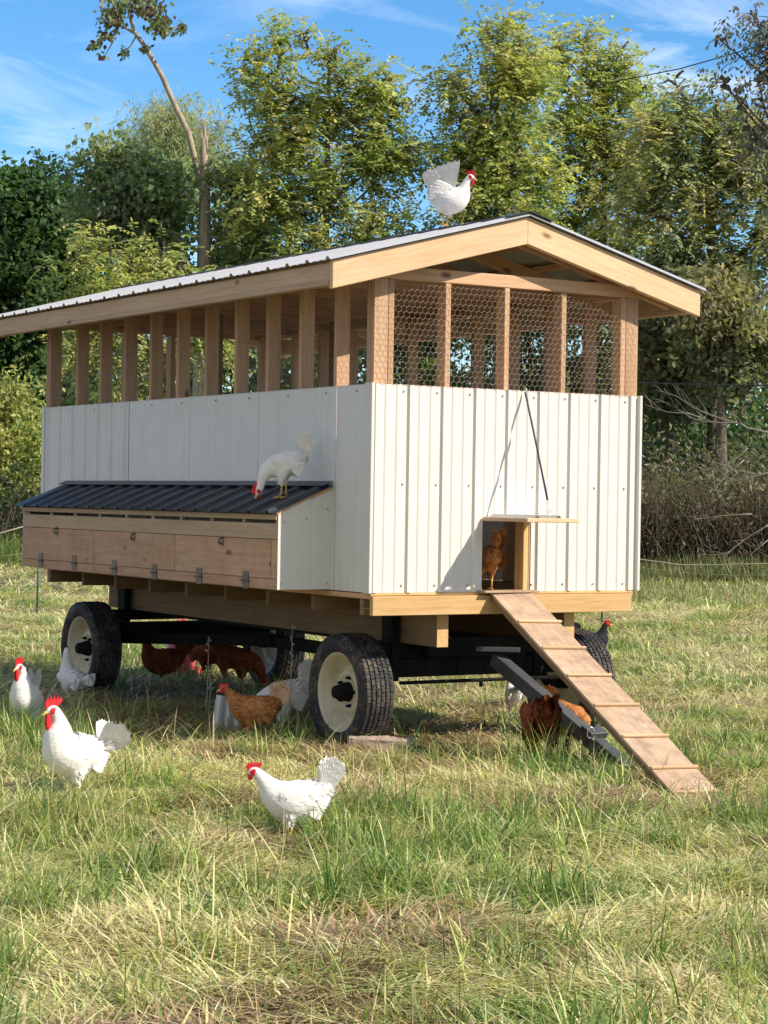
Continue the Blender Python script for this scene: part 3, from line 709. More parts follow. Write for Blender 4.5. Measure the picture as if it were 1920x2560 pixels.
# ================================================================== chickens
def catmull(P, n):
    P = np.asarray(P, float); Q = np.vstack([2*P[0]-P[1], P, 2*P[-1]-P[-2]]); out = []
    for i in range(1, len(Q)-2):
        for k in range(n):
            t = k/n; out.append(.5*((2*Q[i])+(-Q[i-1]+Q[i+1])*t+(2*Q[i-1]-5*Q[i]+4*Q[i+1]-Q[i+2])*t*t+(-Q[i-1]+3*Q[i]-3*Q[i+1]+Q[i+2])*t**3))
    out.append(Q[-2]); return np.array(out)
def loft(mb, rings, nseg=22):
    """rings: rows x,y,z,halfwidth,halfheight"""
    P = rings[:, :3]; s0 = np.array([0, 1., 0]); V = []; fr = []
    for i, p in enumerate(P):
        t = P[min(i+1, len(P)-1)]-P[max(i-1, 0)]; t /= np.linalg.norm(t)+1e-9
        s0 = s0-t*s0.dot(t); s0 /= np.linalg.norm(s0)+1e-9; n = np.cross(t, s0); fr.append((t, s0.copy(), n))
        for k in range(nseg):
            a = 2*math.pi*k/nseg; V.append(p+s0*math.cos(a)*max(rings[i, 3], .001)+n*math.sin(a)*max(rings[i, 4], .001))
    F = [(i*nseg+k, i*nseg+(k+1) % nseg, (i+1)*nseg+(k+1) % nseg, (i+1)*nseg+k) for i in range(len(P)-1) for k in range(nseg)]
    F += [tuple(range(nseg)), tuple((len(P)-1)*nseg+k for k in reversed(range(nseg)))]
    mb.add(V, F, True); return fr
def plume(mb, base, d, nrm, ln, wd, bend=0.0, thick=.0012, seg=7, tip=.75):
    """one feather: base point, direction, face normal"""
    base, d, nrm = np.array(base, float), np.array(d, float), np.array(nrm, float)
    d /= np.linalg.norm(d); nrm -= d*nrm.dot(d); nrm /= np.linalg.norm(nrm)+1e-9; sd = np.cross(d, nrm)
    V = []; p = base.copy(); dd = d.copy()
    for i in range(seg+1):
        t = i/seg; w = wd*(.35+.65*min(1, t/.35))*(math.sqrt(max(0, 1-max(0, (t-tip)/(1-tip))**2)) if t > tip else 1)
        cup = .18*w
        V += [p-sd*w/2-nrm*cup, p+nrm*thick, p+sd*w/2-nrm*cup]
        a = bend/seg; dd = dd*math.cos(a)+np.cross(sd, dd)*math.sin(a)*-1; p = p+dd*ln/seg
    F = [(3*i+j, 3*i+j+1, 3*i+j+4, 3*i+j+3) for i in range(seg) for j in (0, 1)]
    mb.add(V, F, True)
POSE = {
 # rings x, z, halfwidth, halfheight from tail root to bill root
 'alert': [(-.150, .268, .010, .014), (-.125, .252, .038, .045), (-.07, .218, .076, .086), (0, .196, .092, .102), (.06, .206, .086, .100), (.103, .250, .062, .078), (.122, .295, .038, .046), (.132, .330, .028, .033), (.142, .358, .0235, .026), (.156, .376, .0225, .0245), (.173, .377, .018, .019), (.188, .371, .008, .009)],
 'proud': [(-.135, .262, .010, .014), (-.112, .248, .036, .044), (-.06, .226, .072, .084), (0, .216, .090, .104), (.060, .246, .088, .104), (.084, .300, .068, .076), (.084, .345, .050, .054), (.088, .380, .031, .034), (.100, .408, .0245, .027), (.116, .424, .023, .025), (.133, .424, .018, .019), (.148, .417, .008, .009)],
 'peck': [(-.150, .285, .010, .014), (-.125, .270, .038, .045), (-.07, .240, .066, .074), (0, .215, .080, .084), (.065, .200, .070, .076), (.115, .180, .050, .056), (.146, .140, .035, .040), (.160, .100, .027, .030), (.168, .070, .0235, .026), (.176, .050, .0225, .024), (.184, .034, .017, .018), (.191, .020, .008, .009)],
 'walk': [(-.150, .268, .010, .014), (-.125, .252, .038, .045), (-.07, .222, .074, .082), (0, .198, .090, .100), (.06, .206, .084, .096), (.112, .238, .060, .072), (.143, .272, .040, .048), (.166, .300, .030, .034), (.186, .321, .0235, .026), (.203, .333, .0225, .0245), (.220, .332, .018, .019), (.234, .326, .008, .009)],
 'low': [(-.150, .265, .010, .014), (-.125, .250, .038, .045), (-.07, .225, .068, .076), (0, .205, .082, .086), (.07, .195, .072, .080), (.13, .195, .048, .054), (.18, .200, .034, .038), (.215, .212, .026, .029), (.238, .222, .0235, .026), (.255, .224, .0225, .0235), (.270, .218, .017, .018), (.283, .210, .008, .009)],
 'stretch': [(-.120, .150, .010, .014), (-.100, .155, .040, .045), (-.05, .150, .070, .076), (0, .155, .082, .086), (.040, .190, .070, .074), (.058, .240, .048, .052), (.062, .285, .034, .038), (.064, .320, .027, .030), (.068, .350, .0235, .026), (.080, .368, .0225, .024), (.094, .368, .017, .018), (.107, .362, .008, .009)],
}
def chicken(label, loc, head_ang, pose='alert', col='fwhite', scale=1.0, cock=False, turn=0.0, tail='fan', tailcol=None, wings='folded', comb=1.0, legs=True, stride=0., legcol='leg', cat='chicken', name='hen', group='chickens around the coop', zoff=0.0, pitch=0.0):
    """head_ang: 0 faces picture-left, 90 faces the viewer, 180 right (turned into a world heading)"""
    a = math.radians(head_ang); r3 = np.array([math.cos(YAW), math.sin(YAW)]); f3 = np.array([-math.sin(YAW), math.cos(YAW)])
    h = -math.cos(a)*r3-math.sin(a)*f3
    root = empty(name, label, cat, (loc[0], loc[1], loc[2]+zoff), math.atan2(h[1], h[0]), group)
    root.scale = (scale,)*3; root.rotation_euler = (0, pitch, math.atan2(h[1], h[0]))
    rs = np.random.default_rng(abs(hash(label)) % 1000 if False else len(label)*7+int(head_ang*3) % 97)
    rows = POSE[pose]; ctrl = np.array([(x, 0, z, w_, h_) for x, z, w_, h_ in rows], float)
    # neck turn: swing the head sideways
    k0 = 5; piv = ctrl[k0, :3].copy()
    for i in range(k0+1, len(ctrl)):
        t = min(1, (i-k0)/4); an = turn*t; dx, dy = ctrl[i, 0]-ctrl[min(k0+2, i), 0]*0-piv[0], ctrl[i, 1]
        ctrl[i, 0] = piv[0]+dx*math.cos(an)-dy*math.sin(an); ctrl[i, 1] = piv[1]+dx*math.sin(an)+dy*math.cos(an)
    rings = catmull(ctrl, 5)
    mb = MB(); loft(mb, rings)
    drop = 0.0
    hips = []
    for s in (-1, 1):
        hp = np.array([-.010+s*stride*.02, s*.042, .165 if pose != 'stretch' else .12]); kn = np.array([.012+s*stride*.03, s*.046, .095 if pose != 'stretch' else .06])
        mb.tube([hp+(0, 0, .03), (hp+kn)/2+(.012, 0, 0), kn, kn+(-.006, 0, -.012)], [.046, .034, .017, .008], 12); hips.append(kn)
    # folded wing bulges belong to the same skin
    if wings == 'folded':
        for s in (-1, 1):
            c = ctrl[3, :3]+np.array([.0, s*.066, .012]); ca, sa = math.cos(.22), math.sin(.22)
            mb.ell(c, (.098, .022, .050), 16, 10, np.array([[ca, 0, -sa], [0, 1, 0], [sa, 0, ca]]))
    body = mb.build('body', M[col], root)
    rm = body.modifiers.new('remesh', 'REMESH'); rm.mode = 'VOXEL'; rm.voxel_size = .0042; rm.use_smooth_shade = True
    sm = body.modifiers.new('smooth', 'SMOOTH'); sm.iterations = 4; sm.factor = .6
    tcol = M[tailcol or col]
    # small overlapping contour feathers
    P = rings[:, :3]; fm = MB()
    nf = 900
    for q in range(nf):
        i = int(rs.uniform(2, len(rings)-12)); t = P[i]-P[max(i-1, 0)]; t = t/(np.linalg.norm(t)+1e-9)
        sd = np.array([0, 1., 0]); sd -= t*sd.dot(t); sd /= np.linalg.norm(sd); n = np.cross(t, sd); an = rs.uniform(0, 2*math.pi)
        if math.sin(an)*n[2] > .0 or rs.random() < .6:
            o = sd*math.cos(an)*rings[i, 3]*.975+n*math.sin(an)*rings[i, 4]*.975; nn = o/(np.linalg.norm(o)+1e-9)
            big = min(1, rings[i, 4]/.06)
            plume(fm, P[i]+o, -t+nn*rs.uniform(-.02, .06)+rs.normal(0, .14, 3), nn, rs.uniform(.020, .032)*(.5+.6*big), .014*(.5+.6*big), .2, .0004, 3, .4)
    for s, kn in zip((-1, 1), hips):       # fluff on the thighs
        for q in range(60):
            an = rs.uniform(0, 6.28); h_ = rs.uniform(0, .07); rr = .012+h_*.42
            o = np.array([math.cos(an), math.sin(an), 0]); plume(fm, kn+o*rr+(0.004, 0, h_), o*.25+np.array([-.25, 0, -1]), o, .022, .012, .1, .0004, 3, .4)
    if wings == 'folded':
        for s in (-1, 1):
            c = ctrl[3, :3]+np.array([.0, s*.078, .010])
            for row, (n_, l0, xs) in enumerate(((8, .050, .055), (9, .055, .015), (9, .075, -.03))):
                for j in range(n_):
                    v = (j/(n_-1)-.5); b0 = c+np.array([xs-.01*abs(v), s*(.010-.016*abs(v)*2), -v*.075+xs*.22])
                    plume(fm, b0, (-1, -s*.10, -.12-.25*v), (0, s, .2), l0*rs.uniform(.9, 1.1), .022, .1, .0006, 4, .55)
            for j in range(7):
                b0 = c+np.array([-.05, -s*.002, .016-.012*j]); plume(fm, b0, (-1, -s*.12, -.22-.04*j+.0), (0, s, .25), .095-.006*j, .020, .08, .0006, 5, .7)
    fm.build('plumage', M[col], root, recalc=False)
    # tail
    tb = P[1]+np.array([.012, 0, -.005]); tm = MB()
    if tail == 'fan':
        n = 26
        for layer, (sc, cnt) in enumerate(((1.0, n), (.78, 22), (.58, 18))):
            for j in range(cnt):
                v = j/(cnt-1); s = -1 if j % 2 else 1; an = R(74+rs.uniform(-4, 4)) if False else R(146-72*v)
                dr = np.array([math.cos(an), s*(.10+.05*layer), math.sin(an)])
                plume(tm, tb+np.array([.0+.02*v-.01*layer, s*.004*(1+layer), -.010+.014*v]), dr, (0, s, .15), (.140*sc)*(1-.22*(2*(v-.5))**2)*rs.uniform(.93, 1.05), .030, .12, .0006, 8, .6)
    elif tail == 'up':
        for layer, (sc, cnt) in enumerate(((1.0, 25), (.8, 22), (.6, 18))):
            for j in range(cnt):
                v = j/(cnt-1); s = -1 if j % 2 else 1; an = R(128-50*v)
                plume(tm, tb+np.array([.02*v, s*.005*(1+layer), .01*v-.01]), (math.cos(an), s*.09, math.sin(an)), (0, s, .1), .160*sc*(1-.22*(2*(v-.45))**2)*rs.uniform(.93, 1.05), .028, -.15, .0006, 8, .6)
    elif tail == 'sickle':
        for layer, (sc, cnt) in enumerate(((1.0, 26), (.85, 24), (.65, 20))):
            for j in range(cnt):
                v = j/(cnt-1); s = -1 if j % 2 else 1; an = R(172-75*v)
                plume(tm, tb+np.array([.012*v, s*.006*(1+layer), .012*v-.012]), (math.cos(an), s*(.14+.06*layer), math.sin(an)), (0, s, .1), .165*sc*(1-.22*(2*(v-.5))**2)*rs.uniform(.92, 1.06), .026, -1.0+.35*v, .0006, 9, .6)
        for j in range(26):
            s = -1 if j % 2 else 1; plume(tm, tb+np.array([.03, s*.02, -.005]), (-1, s*rs.uniform(.1, .5), rs.uniform(-.5, .5)), (0, s, .4), .09, .014, -.7, .0006, 6, .5)
    elif tail == 'low':
        for layer, (sc, cnt) in enumerate(((1.0, 12), (.8, 11))):
            for j in range(cnt):
                v = j/(cnt-1); s = -1 if j % 2 else 1; an = R(185-35*v)
                plume(tm, tb+np.array([.02, s*.01, .0]), (math.cos(an), s*.22*v, math.sin(an)), (0, s, .5), .13*sc, .034, .05, .001, 7, .7)
    if tail: tm.build('tail', tcol, root, recalc=False)
    # wings raised
    if wings == 'raised':
        for s in (-1, 1):
            wm = MB(); c = ctrl[4, :3]+np.array([.0, s*.055, .045])
            if s == 1:      # far side, held straight up
                for layer, (sc, cnt) in enumerate(((1.0, 26), (.6, 22), (.35, 20))):
                    for j in range(cnt):
                        v = j/(cnt-1); an = R(88+50*v)
                        plume(wm, c+np.array([-.04-.09*v*(1-.3*layer), 0, .02*(1-v)]), (math.cos(an), s*.12, math.sin(an)), (.1, s, .0), .235*sc*(1-.12*v)*rs.uniform(.96, 1.03), .026, .1, .0006, 8, .75)
            else:           # near side, half open and swung back
                for layer, (sc, cnt) in enumerate(((1.0, 22), (.62, 18), (.4, 16))):
                    for j in range(cnt):
                        v = j/(cnt-1); an = R(158+38*v)
                        plume(wm, c+np.array([-.05*v, s*.012, .03-.055*v]), (math.cos(an), s*.30, math.sin(an)), (.1, s, .3), .15*sc*rs.uniform(.93, 1.05), .024, .35, .0006, 8, .7)
                pass
            wm.build('wing', M[col], root, recalc=False)
    # head furniture
    hp = rings[-11, :3]; he = ctrl[-1, :3]; hd = ctrl[-2, :3]-ctrl[-3, :3]; hd /= np.linalg.norm(hd); bill = ctrl[-1, :3]-ctrl[-2, :3]; bill /= np.linalg.norm(bill)
    hc = ctrl[-3, :3]; upv = np.array([0, 0, 1.]) - hd*hd[2]; 
    if np.linalg.norm(upv) < .35 or pose == 'peck': upv = np.array([math.cos(turn), math.sin(turn), .35]); upv -= hd*upv.dot(hd)
    upv /= np.linalg.norm(upv); sv = np.cross(upv, hd)
    bm_ = MB(); bm_.tube([he-bill*.008, he+bill*.008, he+bill*.02-upv*.003, he+bill*.026-upv*.007], [.0095, .0075, .004, .0012], 8); bm_.build('beak', M['beak'], root)
    for s in (-1, 1):
        MB().ell(hc+sv*s*.0205+hd*.006+upv*.004, (.0042,)*3, 8, 6).build('eye', M['eye'], root)
    cm = MB(); cs = comb; pts = []
    L0 = .052*(1+.25*(cs-1)); n = 5
    base_ = hc+upv*.019+hd*.004
    prof = [(.030, -.012), (.036, .006)]
    for j in range(n):
        v = j/(n-1); x = .026-L0*v*1.15; hgt = (.024+.012*math.sin(math.pi*(.15+.75*v)))*cs
        prof += [(x+.0045, hgt*.55), (x-.002, hgt), (x-.006, hgt*.6)]
    prof += [(-.038*(.7+.3*cs), .012*cs), (-.020, -.006)]
    lean = .0
    V = [base_+hd*x+upv*z+sv*(t+.15*z*lean) for t in (-.0032, .0032) for x, z in prof]; m_ = len(prof)
    cm.add(V, [(i, (i+1) % m_, m_+(i+1) % m_, m_+i) for i in range(m_)]); 
    o_ = len(cm.v)-2*m_
    cx_ = base_+hd*.0+upv*.004; cm.add([cx_-sv*.0036, cx_+sv*.0036], [])
    e0 = len(cm.v)-2
    for i in range(m_): cm.f.append((o_+i, o_+(i+1) % m_, e0)); cm.f.append((o_+m_+(i+1) % m_, o_+m_+i, e0+1)); cm.mi += [0, 0]; cm.sm += [False, False]
    cm.build('comb', M['comb'], root, .0012)
    for s in (-1, 1):   # red face skin and wattles
        wmb = MB(); rot = np.stack([hd, sv, upv], 1)
        wmb.ell(hc+sv*s*.0165+hd*.004, (.018, .0065, .016), 12, 8, rot)
        wl = (.030 if cock else .014)*cs
        g = np.array([0, 0, -1.]) if pose != 'peck' else np.array([0, 0, -.6])-hd*.2
        q = he-bill*.012-upv*.012+sv*s*.007
        rr = np.stack([hd-g*hd.dot(g), sv, -g], 1)
        wmb.ell(q+g*wl*.75+hd*.002, (.011*(.7+.4*cs), .0045, wl), 12, 8, rr); wmb.build('wattle', M['comb'], root)
        if col == 'fwhite': MB().ell(hc+sv*s*.021-hd*.010-upv*.004, (.006, .003, .008), 8, 6, rot).build('ear_lobe', M['lobe'], root)
    if legs:
        for s, kn in zip((-1, 1), hips):
            lm = MB(); ft = np.array([.004+s*stride*.045, s*.046, .006]); hk_ = kn+np.array([-.012, 0, -.006])
            lm.tube([kn+(0, 0, .008), hk_, (hk_+ft)/2+(.001, 0, 0), ft+(0, 0, .006)], [.0075, .0068, .0055, .0065], 8)
            for an, ln in ((0, .045), (.55, .036), (-.55, .036), (math.pi, .020)):
                d_ = np.array([math.cos(an), math.sin(an), 0])
                lm.tube([ft, ft+d_*ln*.5+(0, 0, .004), ft+d_*ln*.9+(0, 0, -.001), ft+d_*ln*1.12+(0, 0, -.004)], [.0055, .0045, .0035, .001], 6)
            lm.build('leg', M[legcol], root)
    return root

def on(px, py, z=0.0): p = gpt(px, py, z); return (float(p[0]), float(p[1]), z)
chicken('large white rooster with a tall red comb in sunny grass at lower left', on(190, 2008), 28, 'proud', scale=1.06, cock=True, comb=1.5, tail='sickle', name='rooster', turn=.1)
chicken('white rooster facing the viewer at the left edge of the picture, beside the shade', on(66, 1838), 80, 'proud', scale=1.0, cock=True, comb=1.35, tail='up', name='rooster', turn=-.35)
chicken('white hen with upright fan tail walking left in the foreground grass', on(745, 2112), 3, 'walk', scale=.93, comb=.95, tail='up', stride=1, name='hen')
chicken('ginger hen with a cream-tipped tail standing in the sun in front of the wheels', on(640, 1856), -4, 'walk', scale=.96, col='fbrown', tailcol='fcream', comb=.5, tail='fan', stride=.8, name='hen')
chicken('white hen squatting in the shade against the rear wheel with its neck stretched up', on(180, 1752), -35, 'stretch', scale=.98, comb=.3, tail='low', name='hen', turn=-.9)
chicken('white hen pecking in the shade behind the front wheel, tail raised', on(705, 1838), 12, 'peck', scale=1.12, comb=.8, tail='up', name='hen')
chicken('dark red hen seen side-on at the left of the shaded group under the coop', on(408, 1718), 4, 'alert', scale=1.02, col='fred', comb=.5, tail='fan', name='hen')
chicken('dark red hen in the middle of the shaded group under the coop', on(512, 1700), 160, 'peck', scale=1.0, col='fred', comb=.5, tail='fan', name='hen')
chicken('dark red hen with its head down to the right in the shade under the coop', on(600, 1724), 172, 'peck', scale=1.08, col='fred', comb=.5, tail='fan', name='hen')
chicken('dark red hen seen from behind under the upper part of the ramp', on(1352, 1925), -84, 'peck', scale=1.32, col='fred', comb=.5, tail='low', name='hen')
chicken('ginger brown hen half hidden behind the black tongue under the ramp', on(1418, 1868), 150, 'peck', scale=.9, col='fbrown', comb=.5, tail='fan', name='hen')
chicken('white hen mostly hidden behind the black jack post under the coop front', on(1284, 1782), -70, 'alert', scale=.62, comb=.6, tail='up', name='hen')
chicken('black hen with a red face looking out past the far right wheel', on(1472, 1662), 178, 'alert', scale=1.0, col='fblack', comb=.55, tail='fan', legcol='fblack', name='hen')
chicken('ginger hen stepping out of the pop hole at the top of the ramp', (.868, .10, .955), -60, 'peck', scale=.86, col='fbrown', comb=.4, tail='up', name='hen')
q = wpt(1116, 566, 12.0)
# on the left roof slope near the ridge
qx = .60; qd = FW + RT*(1110-960)/FPX + UP*(1280-566)/FPX
# intersect the sight line with the roof plane z = ZE + (x+EV)*tan(slope)
tt = (ZE+.02+(CAM[0]+EV)*math.tan(slope)-CAM[2])/(qd[2]-qd[0]*math.tan(slope)); q = CAM+qd*tt
chicken('white rooster with wings raised standing on the roof ridge', tuple(q), 158, 'alert', scale=.90, cock=True, comb=1.0, tail='up', wings='raised', name='rooster', pitch=.12)
qd = FW + RT*(710-960)/FPX + UP*(1280-1245)/FPX
tn_ = (1.555-1.392)/.386; tt = (1.575+CAM[0]*tn_-CAM[2])/(qd[2]-qd[0]*tn_); q = CAM+qd*tt
chicken('white hen pecking on the dark nest box roof', tuple(q), 8, 'peck', scale=.97, comb=1.1, tail='up', name='hen', stride=.6, zoff=-.004).scale = (.84, 1.0, .93)
# ================================================================== pasture grass
def vnoise(x, y, sc, seed):
    r = np.random.default_rng(seed); G = r.random((256, 256)); x = x*sc+57.3; y = y*sc+91.7
    xi = np.floor(x).astype(int); yi = np.floor(y).astype(int); u = x-xi; v = y-yi; u = u*u*(3-2*u); v = v*v*(3-2*v)
    g = lambda a, b: G[a % 256, b % 256]
    return (g(xi, yi)*(1-u)+g(xi+1, yi)*u)*(1-v)+(g(xi, yi+1)*(1-u)+g(xi+1, yi+1)*u)*v
def fbm(x, y, sc, seed): return (vnoise(x, y, sc, seed)+.5*vnoise(x, y, sc*2.1, seed+1)+.25*vnoise(x, y, sc*4.3, seed+2))/1.75
def blades(P, head, elev, curve, ln, wd, col, seg=3, twist=None):
    """vectorised grass blades; angles in radians"""
    n = len(P); V = np.zeros((n, 2*seg+1, 3)); p = P.copy(); e = elev.copy()
    hd = np.stack([np.cos(head), np.sin(head)], 1); sa = head+np.pi/2 if twist is None else head+np.pi/2+twist
    sd = np.stack([np.cos(sa), np.sin(sa), np.zeros(n)], 1)
    for i in range(seg+1):
        t = i/seg; wv = wd*(1-.15*t-.35*t*t)
        if i < seg: V[:, 2*i] = p-sd*wv[:, None]/2; V[:, 2*i+1] = p+sd*wv[:, None]/2
        else: V[:, 2*seg] = p
        st = ln/seg; p = p+np.stack([hd[:, 0]*np.cos(e)*st, hd[:, 1]*np.cos(e)*st, np.sin(e)*st], 1); e = e-curve/seg
        p[:, 2] = np.maximum(p[:, 2], .004)
    b = (np.arange(n)*(2*seg+1))[:, None]
    Q = np.concatenate([b+np.array([[2*i, 2*i+1, 2*i+3, 2*i+2]]) for i in range(seg-1)]) if seg > 1 else np.zeros((0, 4), int)
    Tt = b+np.array([[2*seg-2, 2*seg-1, 2*seg]])
    C = np.repeat(col[:, None], 2*seg+1, 1).reshape(-1, 3)
    return V.reshape(-1, 3), Q, Tt, C
def scatter(n, d0, d1, power=1.0, margin=1.28):
    """points over the pasture, denser towards the viewer's end"""
    u = rng.random(n); D = (d0**power+(d1**power-d0**power)*u)**(1/power); s = rng.uniform(-1, 1, n)*.1826*margin*D+.0
    x = CAM[0]+FW[0]*D+RT[0]*s; y = CAM[1]+FW[1]*D+RT[1]*s
    return x, y, D
GREEN = np.array([[.14, .22, .045], [.18, .26, .06], [.23, .30, .085], [.085, .145, .045]]); STRAW = np.array([[.66, .56, .29], [.72, .63, .36], [.52, .41, .22], [.60, .55, .26], [.36, .27, .15]])
LIME = np.array([[.43, .44, .15], [.51, .50, .19], [.35, .37, .13]])
def pick(pal, n): return pal[rng.integers(0, len(pal), n)]
def greenness(x, y): return np.clip((.3*fbm(x, y, .7, 5)+.7*fbm(x, y, 1.9, 15)-.5)*1.9+.5, 0, 1)
def bare(x, y):      # trodden patches round and under the coop
    b = np.exp(-((x-.9)**2/2.2+(y-2.2)**2/8.5))
    for cx, cy, r2 in ((.62, -2.12, .09), (.85, -1.75, .08), (.27, .05, .05), (.48, .0, .05), (-1.80, -2.30, .04), (-.06, 1.15, .05), (-2.1, -.8, .03)): b = np.maximum(b, np.exp(-((x-cx)**2+(y-cy)**2)/r2))
    return b
def mixcol(x, y, gbias):
    g = greenness(x, y)+gbias; n = len(x); r_ = rng.random(n)
    c = pick(STRAW, n); a = r_ < np.clip((g-.30)*2.2, .08, .92); c[a] = pick(LIME, n)[a]; b2 = r_ < np.clip((g-.50)*2.8, .05, .8); c[b2] = pick(GREEN, n)[b2]
    return np.minimum(c*rng.uniform(.72, 1.32, (n, 1))*np.array([1.15, 1.18, 1.22]), .85)
layers = []
# 1 matted, lying cut grass
def mat_layer(n, d0, d1, lw, power):
    x, y, D = scatter(n, d0, d1, power); k = fbm(x, y, 1.1, 21)*2*np.pi*2.2
    head = k+rng.normal(0, .9, n); elev = np.abs(rng.normal(.12, .22, n)); cur = rng.uniform(-.1, .9, n)
    ln = rng.uniform(.06, .20, n)*lw[0]; wd = rng.uniform(.0026, .0074, n)*lw[1]
    md = np.clip((fbm(x, y, 2.2, 8)-.35)*3, 0, 1); z = rng.uniform(0, .03, n)+md*rng.uniform(0, .075, n)*(1-bare(x, y)); P = np.stack([x, y, z], 1); c = mixcol(x, y, -.05); br_ = (fbm(x, y, 1.3, 91) > .60-.25*bare(x, y)) & (rng.random(n) < .75); c[br_] = np.array([.40, .27, .165])*rng.uniform(.5, 1.35, (int(br_.sum()), 1)); keep = ~(br_ & (rng.random(n) < .35)) & ~((bare(x, y) > .6) & (rng.random(n) < .45)); P, c, head, elev, cur, ln, wd, n = P[keep], c[keep], head[keep], elev[keep], cur[keep], ln[keep], wd[keep], int(keep.sum())
    return blades(P, head, elev, cur, ln, wd, c, 3)
# 2 tufts
def tuft_layer(nt, per, d0, d1, power, hs, ws, seg=3, gb=.06):
    x, y, D = scatter(nt, d0, d1, power); keep = rng.random(nt) < np.clip((.75*greenness(x, y)+.25*fbm(x, y, 3.1, 33)-.38)*3.0, .04, 1)*(1-.93*bare(x, y)); x, y, D = x[keep], y[keep], D[keep]; nt = len(x)
    hh = rng.uniform(.4, 1.05, nt)*(.35+1.25*greenness(x, y)); g = rng.normal(0, .12, nt)
    xx = np.repeat(x, per)+rng.normal(0, .022, nt*per)*(1+.5*rng.random(nt*per)); yy = np.repeat(y, per)+rng.normal(0, .022, nt*per); n = nt*per
    H = np.repeat(hh, per); head = rng.uniform(0, 2*np.pi, n); elev = rng.normal(1.05, .33, n); cur = rng.uniform(.2, 2.0, n)
    ln = rng.uniform(.05, .19, n)*H*hs; wd = rng.uniform(.003, .0072, n)*ws
    c = mixcol(xx, yy, gb+.06+np.repeat(g, per)); P = np.stack([xx, yy, np.zeros(n)], 1)
    return blades(P, head, elev, cur, ln, wd, c, seg)
# 3 single long stems and stalks
def stalk_layer(n, d0, d1, power, ws):
    x, y, D = scatter(n, d0, d1, power); keep = rng.random(n) > bare(x, y)*.9; x, y = x[keep], y[keep]; n = len(x)
    head = rng.uniform(0, 6.28, n); elev = rng.normal(1.25, .28, n); cur = rng.uniform(0, .9, n); ln = rng.uniform(.10, .32, n); wd = rng.uniform(.002, .0045, n)*ws
    c = np.where((rng.random(n) < .5)[:, None], pick(STRAW, n), pick(GREEN, n))*rng.uniform(.8, 1.2, (n, 1))
    return blades(np.stack([x, y, np.zeros(n)], 1), head, elev, cur, ln, wd, c, 4)
def long_layer(n, d0, d1, power):
    x, y, D = scatter(n, d0, d1, power); keep = (rng.random(n) > bare(x, y)*1.05) & (fbm(x, y, 1.4, 63) > .36); x, y = x[keep], y[keep]; n = len(x)
    head = fbm(x, y, 1.6, 29)*14+rng.normal(0, .7, n); elev = rng.normal(.45, .28, n); cur = rng.uniform(.2, 1.3, n); ln = rng.uniform(.14, .36, n); wd = rng.uniform(.003, .0075, n)
    c = mixcol(x, y, .10); return blades(np.stack([x, y, rng.uniform(.01, .07, n)], 1), head, elev, cur, ln, wd, c, 4)
def merge(Ls, name, mat, **k):
    o = 0; Vs, Q, Tt, C = [], [], [], []
    for v, q, t, c in Ls: Vs.append(v); Q.append(q+o); Tt.append(t+o); C.append(c); o += len(v)
    return mesh_np(name, np.concatenate(Vs), [np.concatenate(Q), np.concatenate(Tt)], mat, tint=np.concatenate(C))
near = [mat_layer(270000, 5.0, 15, (1, 1.25), 1.6), mat_layer(140000, 13, 30, (1.2, 2.0), 1.5), tuft_layer(7600, 20, 5.0, 15, 1.6, .85, 1.0), tuft_layer(9000, 14, 13, 30, 1.5, .95, 1.7), stalk_layer(6500, 5, 22, 1.5, 1.1), long_layer(9000, 5, 17, 1.5), tuft_layer(1500, 46, 5.0, 13, 1.5, 1.5, 1.15, seg=4, gb=.12)]
g1 = merge(near, 'grass', M['blade']); tag(g1, 'short mown pasture grass, green tufts mixed with yellow straw', 'grass', kind='stuff')
far = [mat_layer(60000, 28, 75, (2.2, 4.0), 1.3), tuft_layer(12000, 9, 28, 80, 1.3, 1.1, 4.5, seg=2, gb=.1)]
g2 = merge(far, 'grass', M['blade']); tag(g2, 'far sunlit pasture grass reaching to the trees', 'grass', kind='stuff')
# taller green tufts singled out in the foreground
tf = []
for px, py, nb, h in ((40, 1960, 240, .30), (130, 2080, 260, .27), (250, 2140, 220, .26), (300, 2060, 160, .28), (60, 2300, 260, .24), (960, 2190, 240, .22), (880, 2180, 160, .24), (1030, 2060, 120, .20), (960, 2480, 240, .20), (1250, 2280, 180, .16), (1200, 2440, 240, .18), (420, 2190, 120, .2), (1480, 2060, 150, .15), (1560, 2020, 120, .14), (1700, 2130, 160, .16), (1850, 2080, 180, .22), (1890, 2380, 180, .2), (1640, 2560, 120, .25), (560, 2420, 120, .16), (20, 2120, 200, .3), (440, 1860, 90, .2), (330, 1900, 90, .22), (1760, 2260, 90, .2), (1120, 1960, 70, .2), (1500, 2380, 120, .17)):
    c0 = gpt(px, py); n = int(nb*1.25); sp_ = rng.uniform(.10, .19); x = c0[0]+rng.normal(0, sp_, n); y = c0[1]+rng.normal(0, sp_, n)
    head = rng.uniform(0, 6.28, n); elev = rng.normal(1.15, .27, n); cur = rng.uniform(.1, 1.5, n); ln = rng.uniform(.3, 1.2, n)*h*rng.uniform(.8, 1.1); wd = rng.uniform(.003, .0065, n)
    cc = np.where((rng.random(n) < .62)[:, None], pick(GREEN, n), pick(LIME, n))*rng.uniform(.8, 1.25, (n, 1))
    tf.append(blades(np.stack([x, y, np.zeros(n)], 1), head, elev, cur, ln, wd, cc, 5))
g3 = merge(tf, 'grass', M['blade']); tag(g3, 'taller dark green grass clumps standing out of the mown pasture', 'grass', kind='stuff')
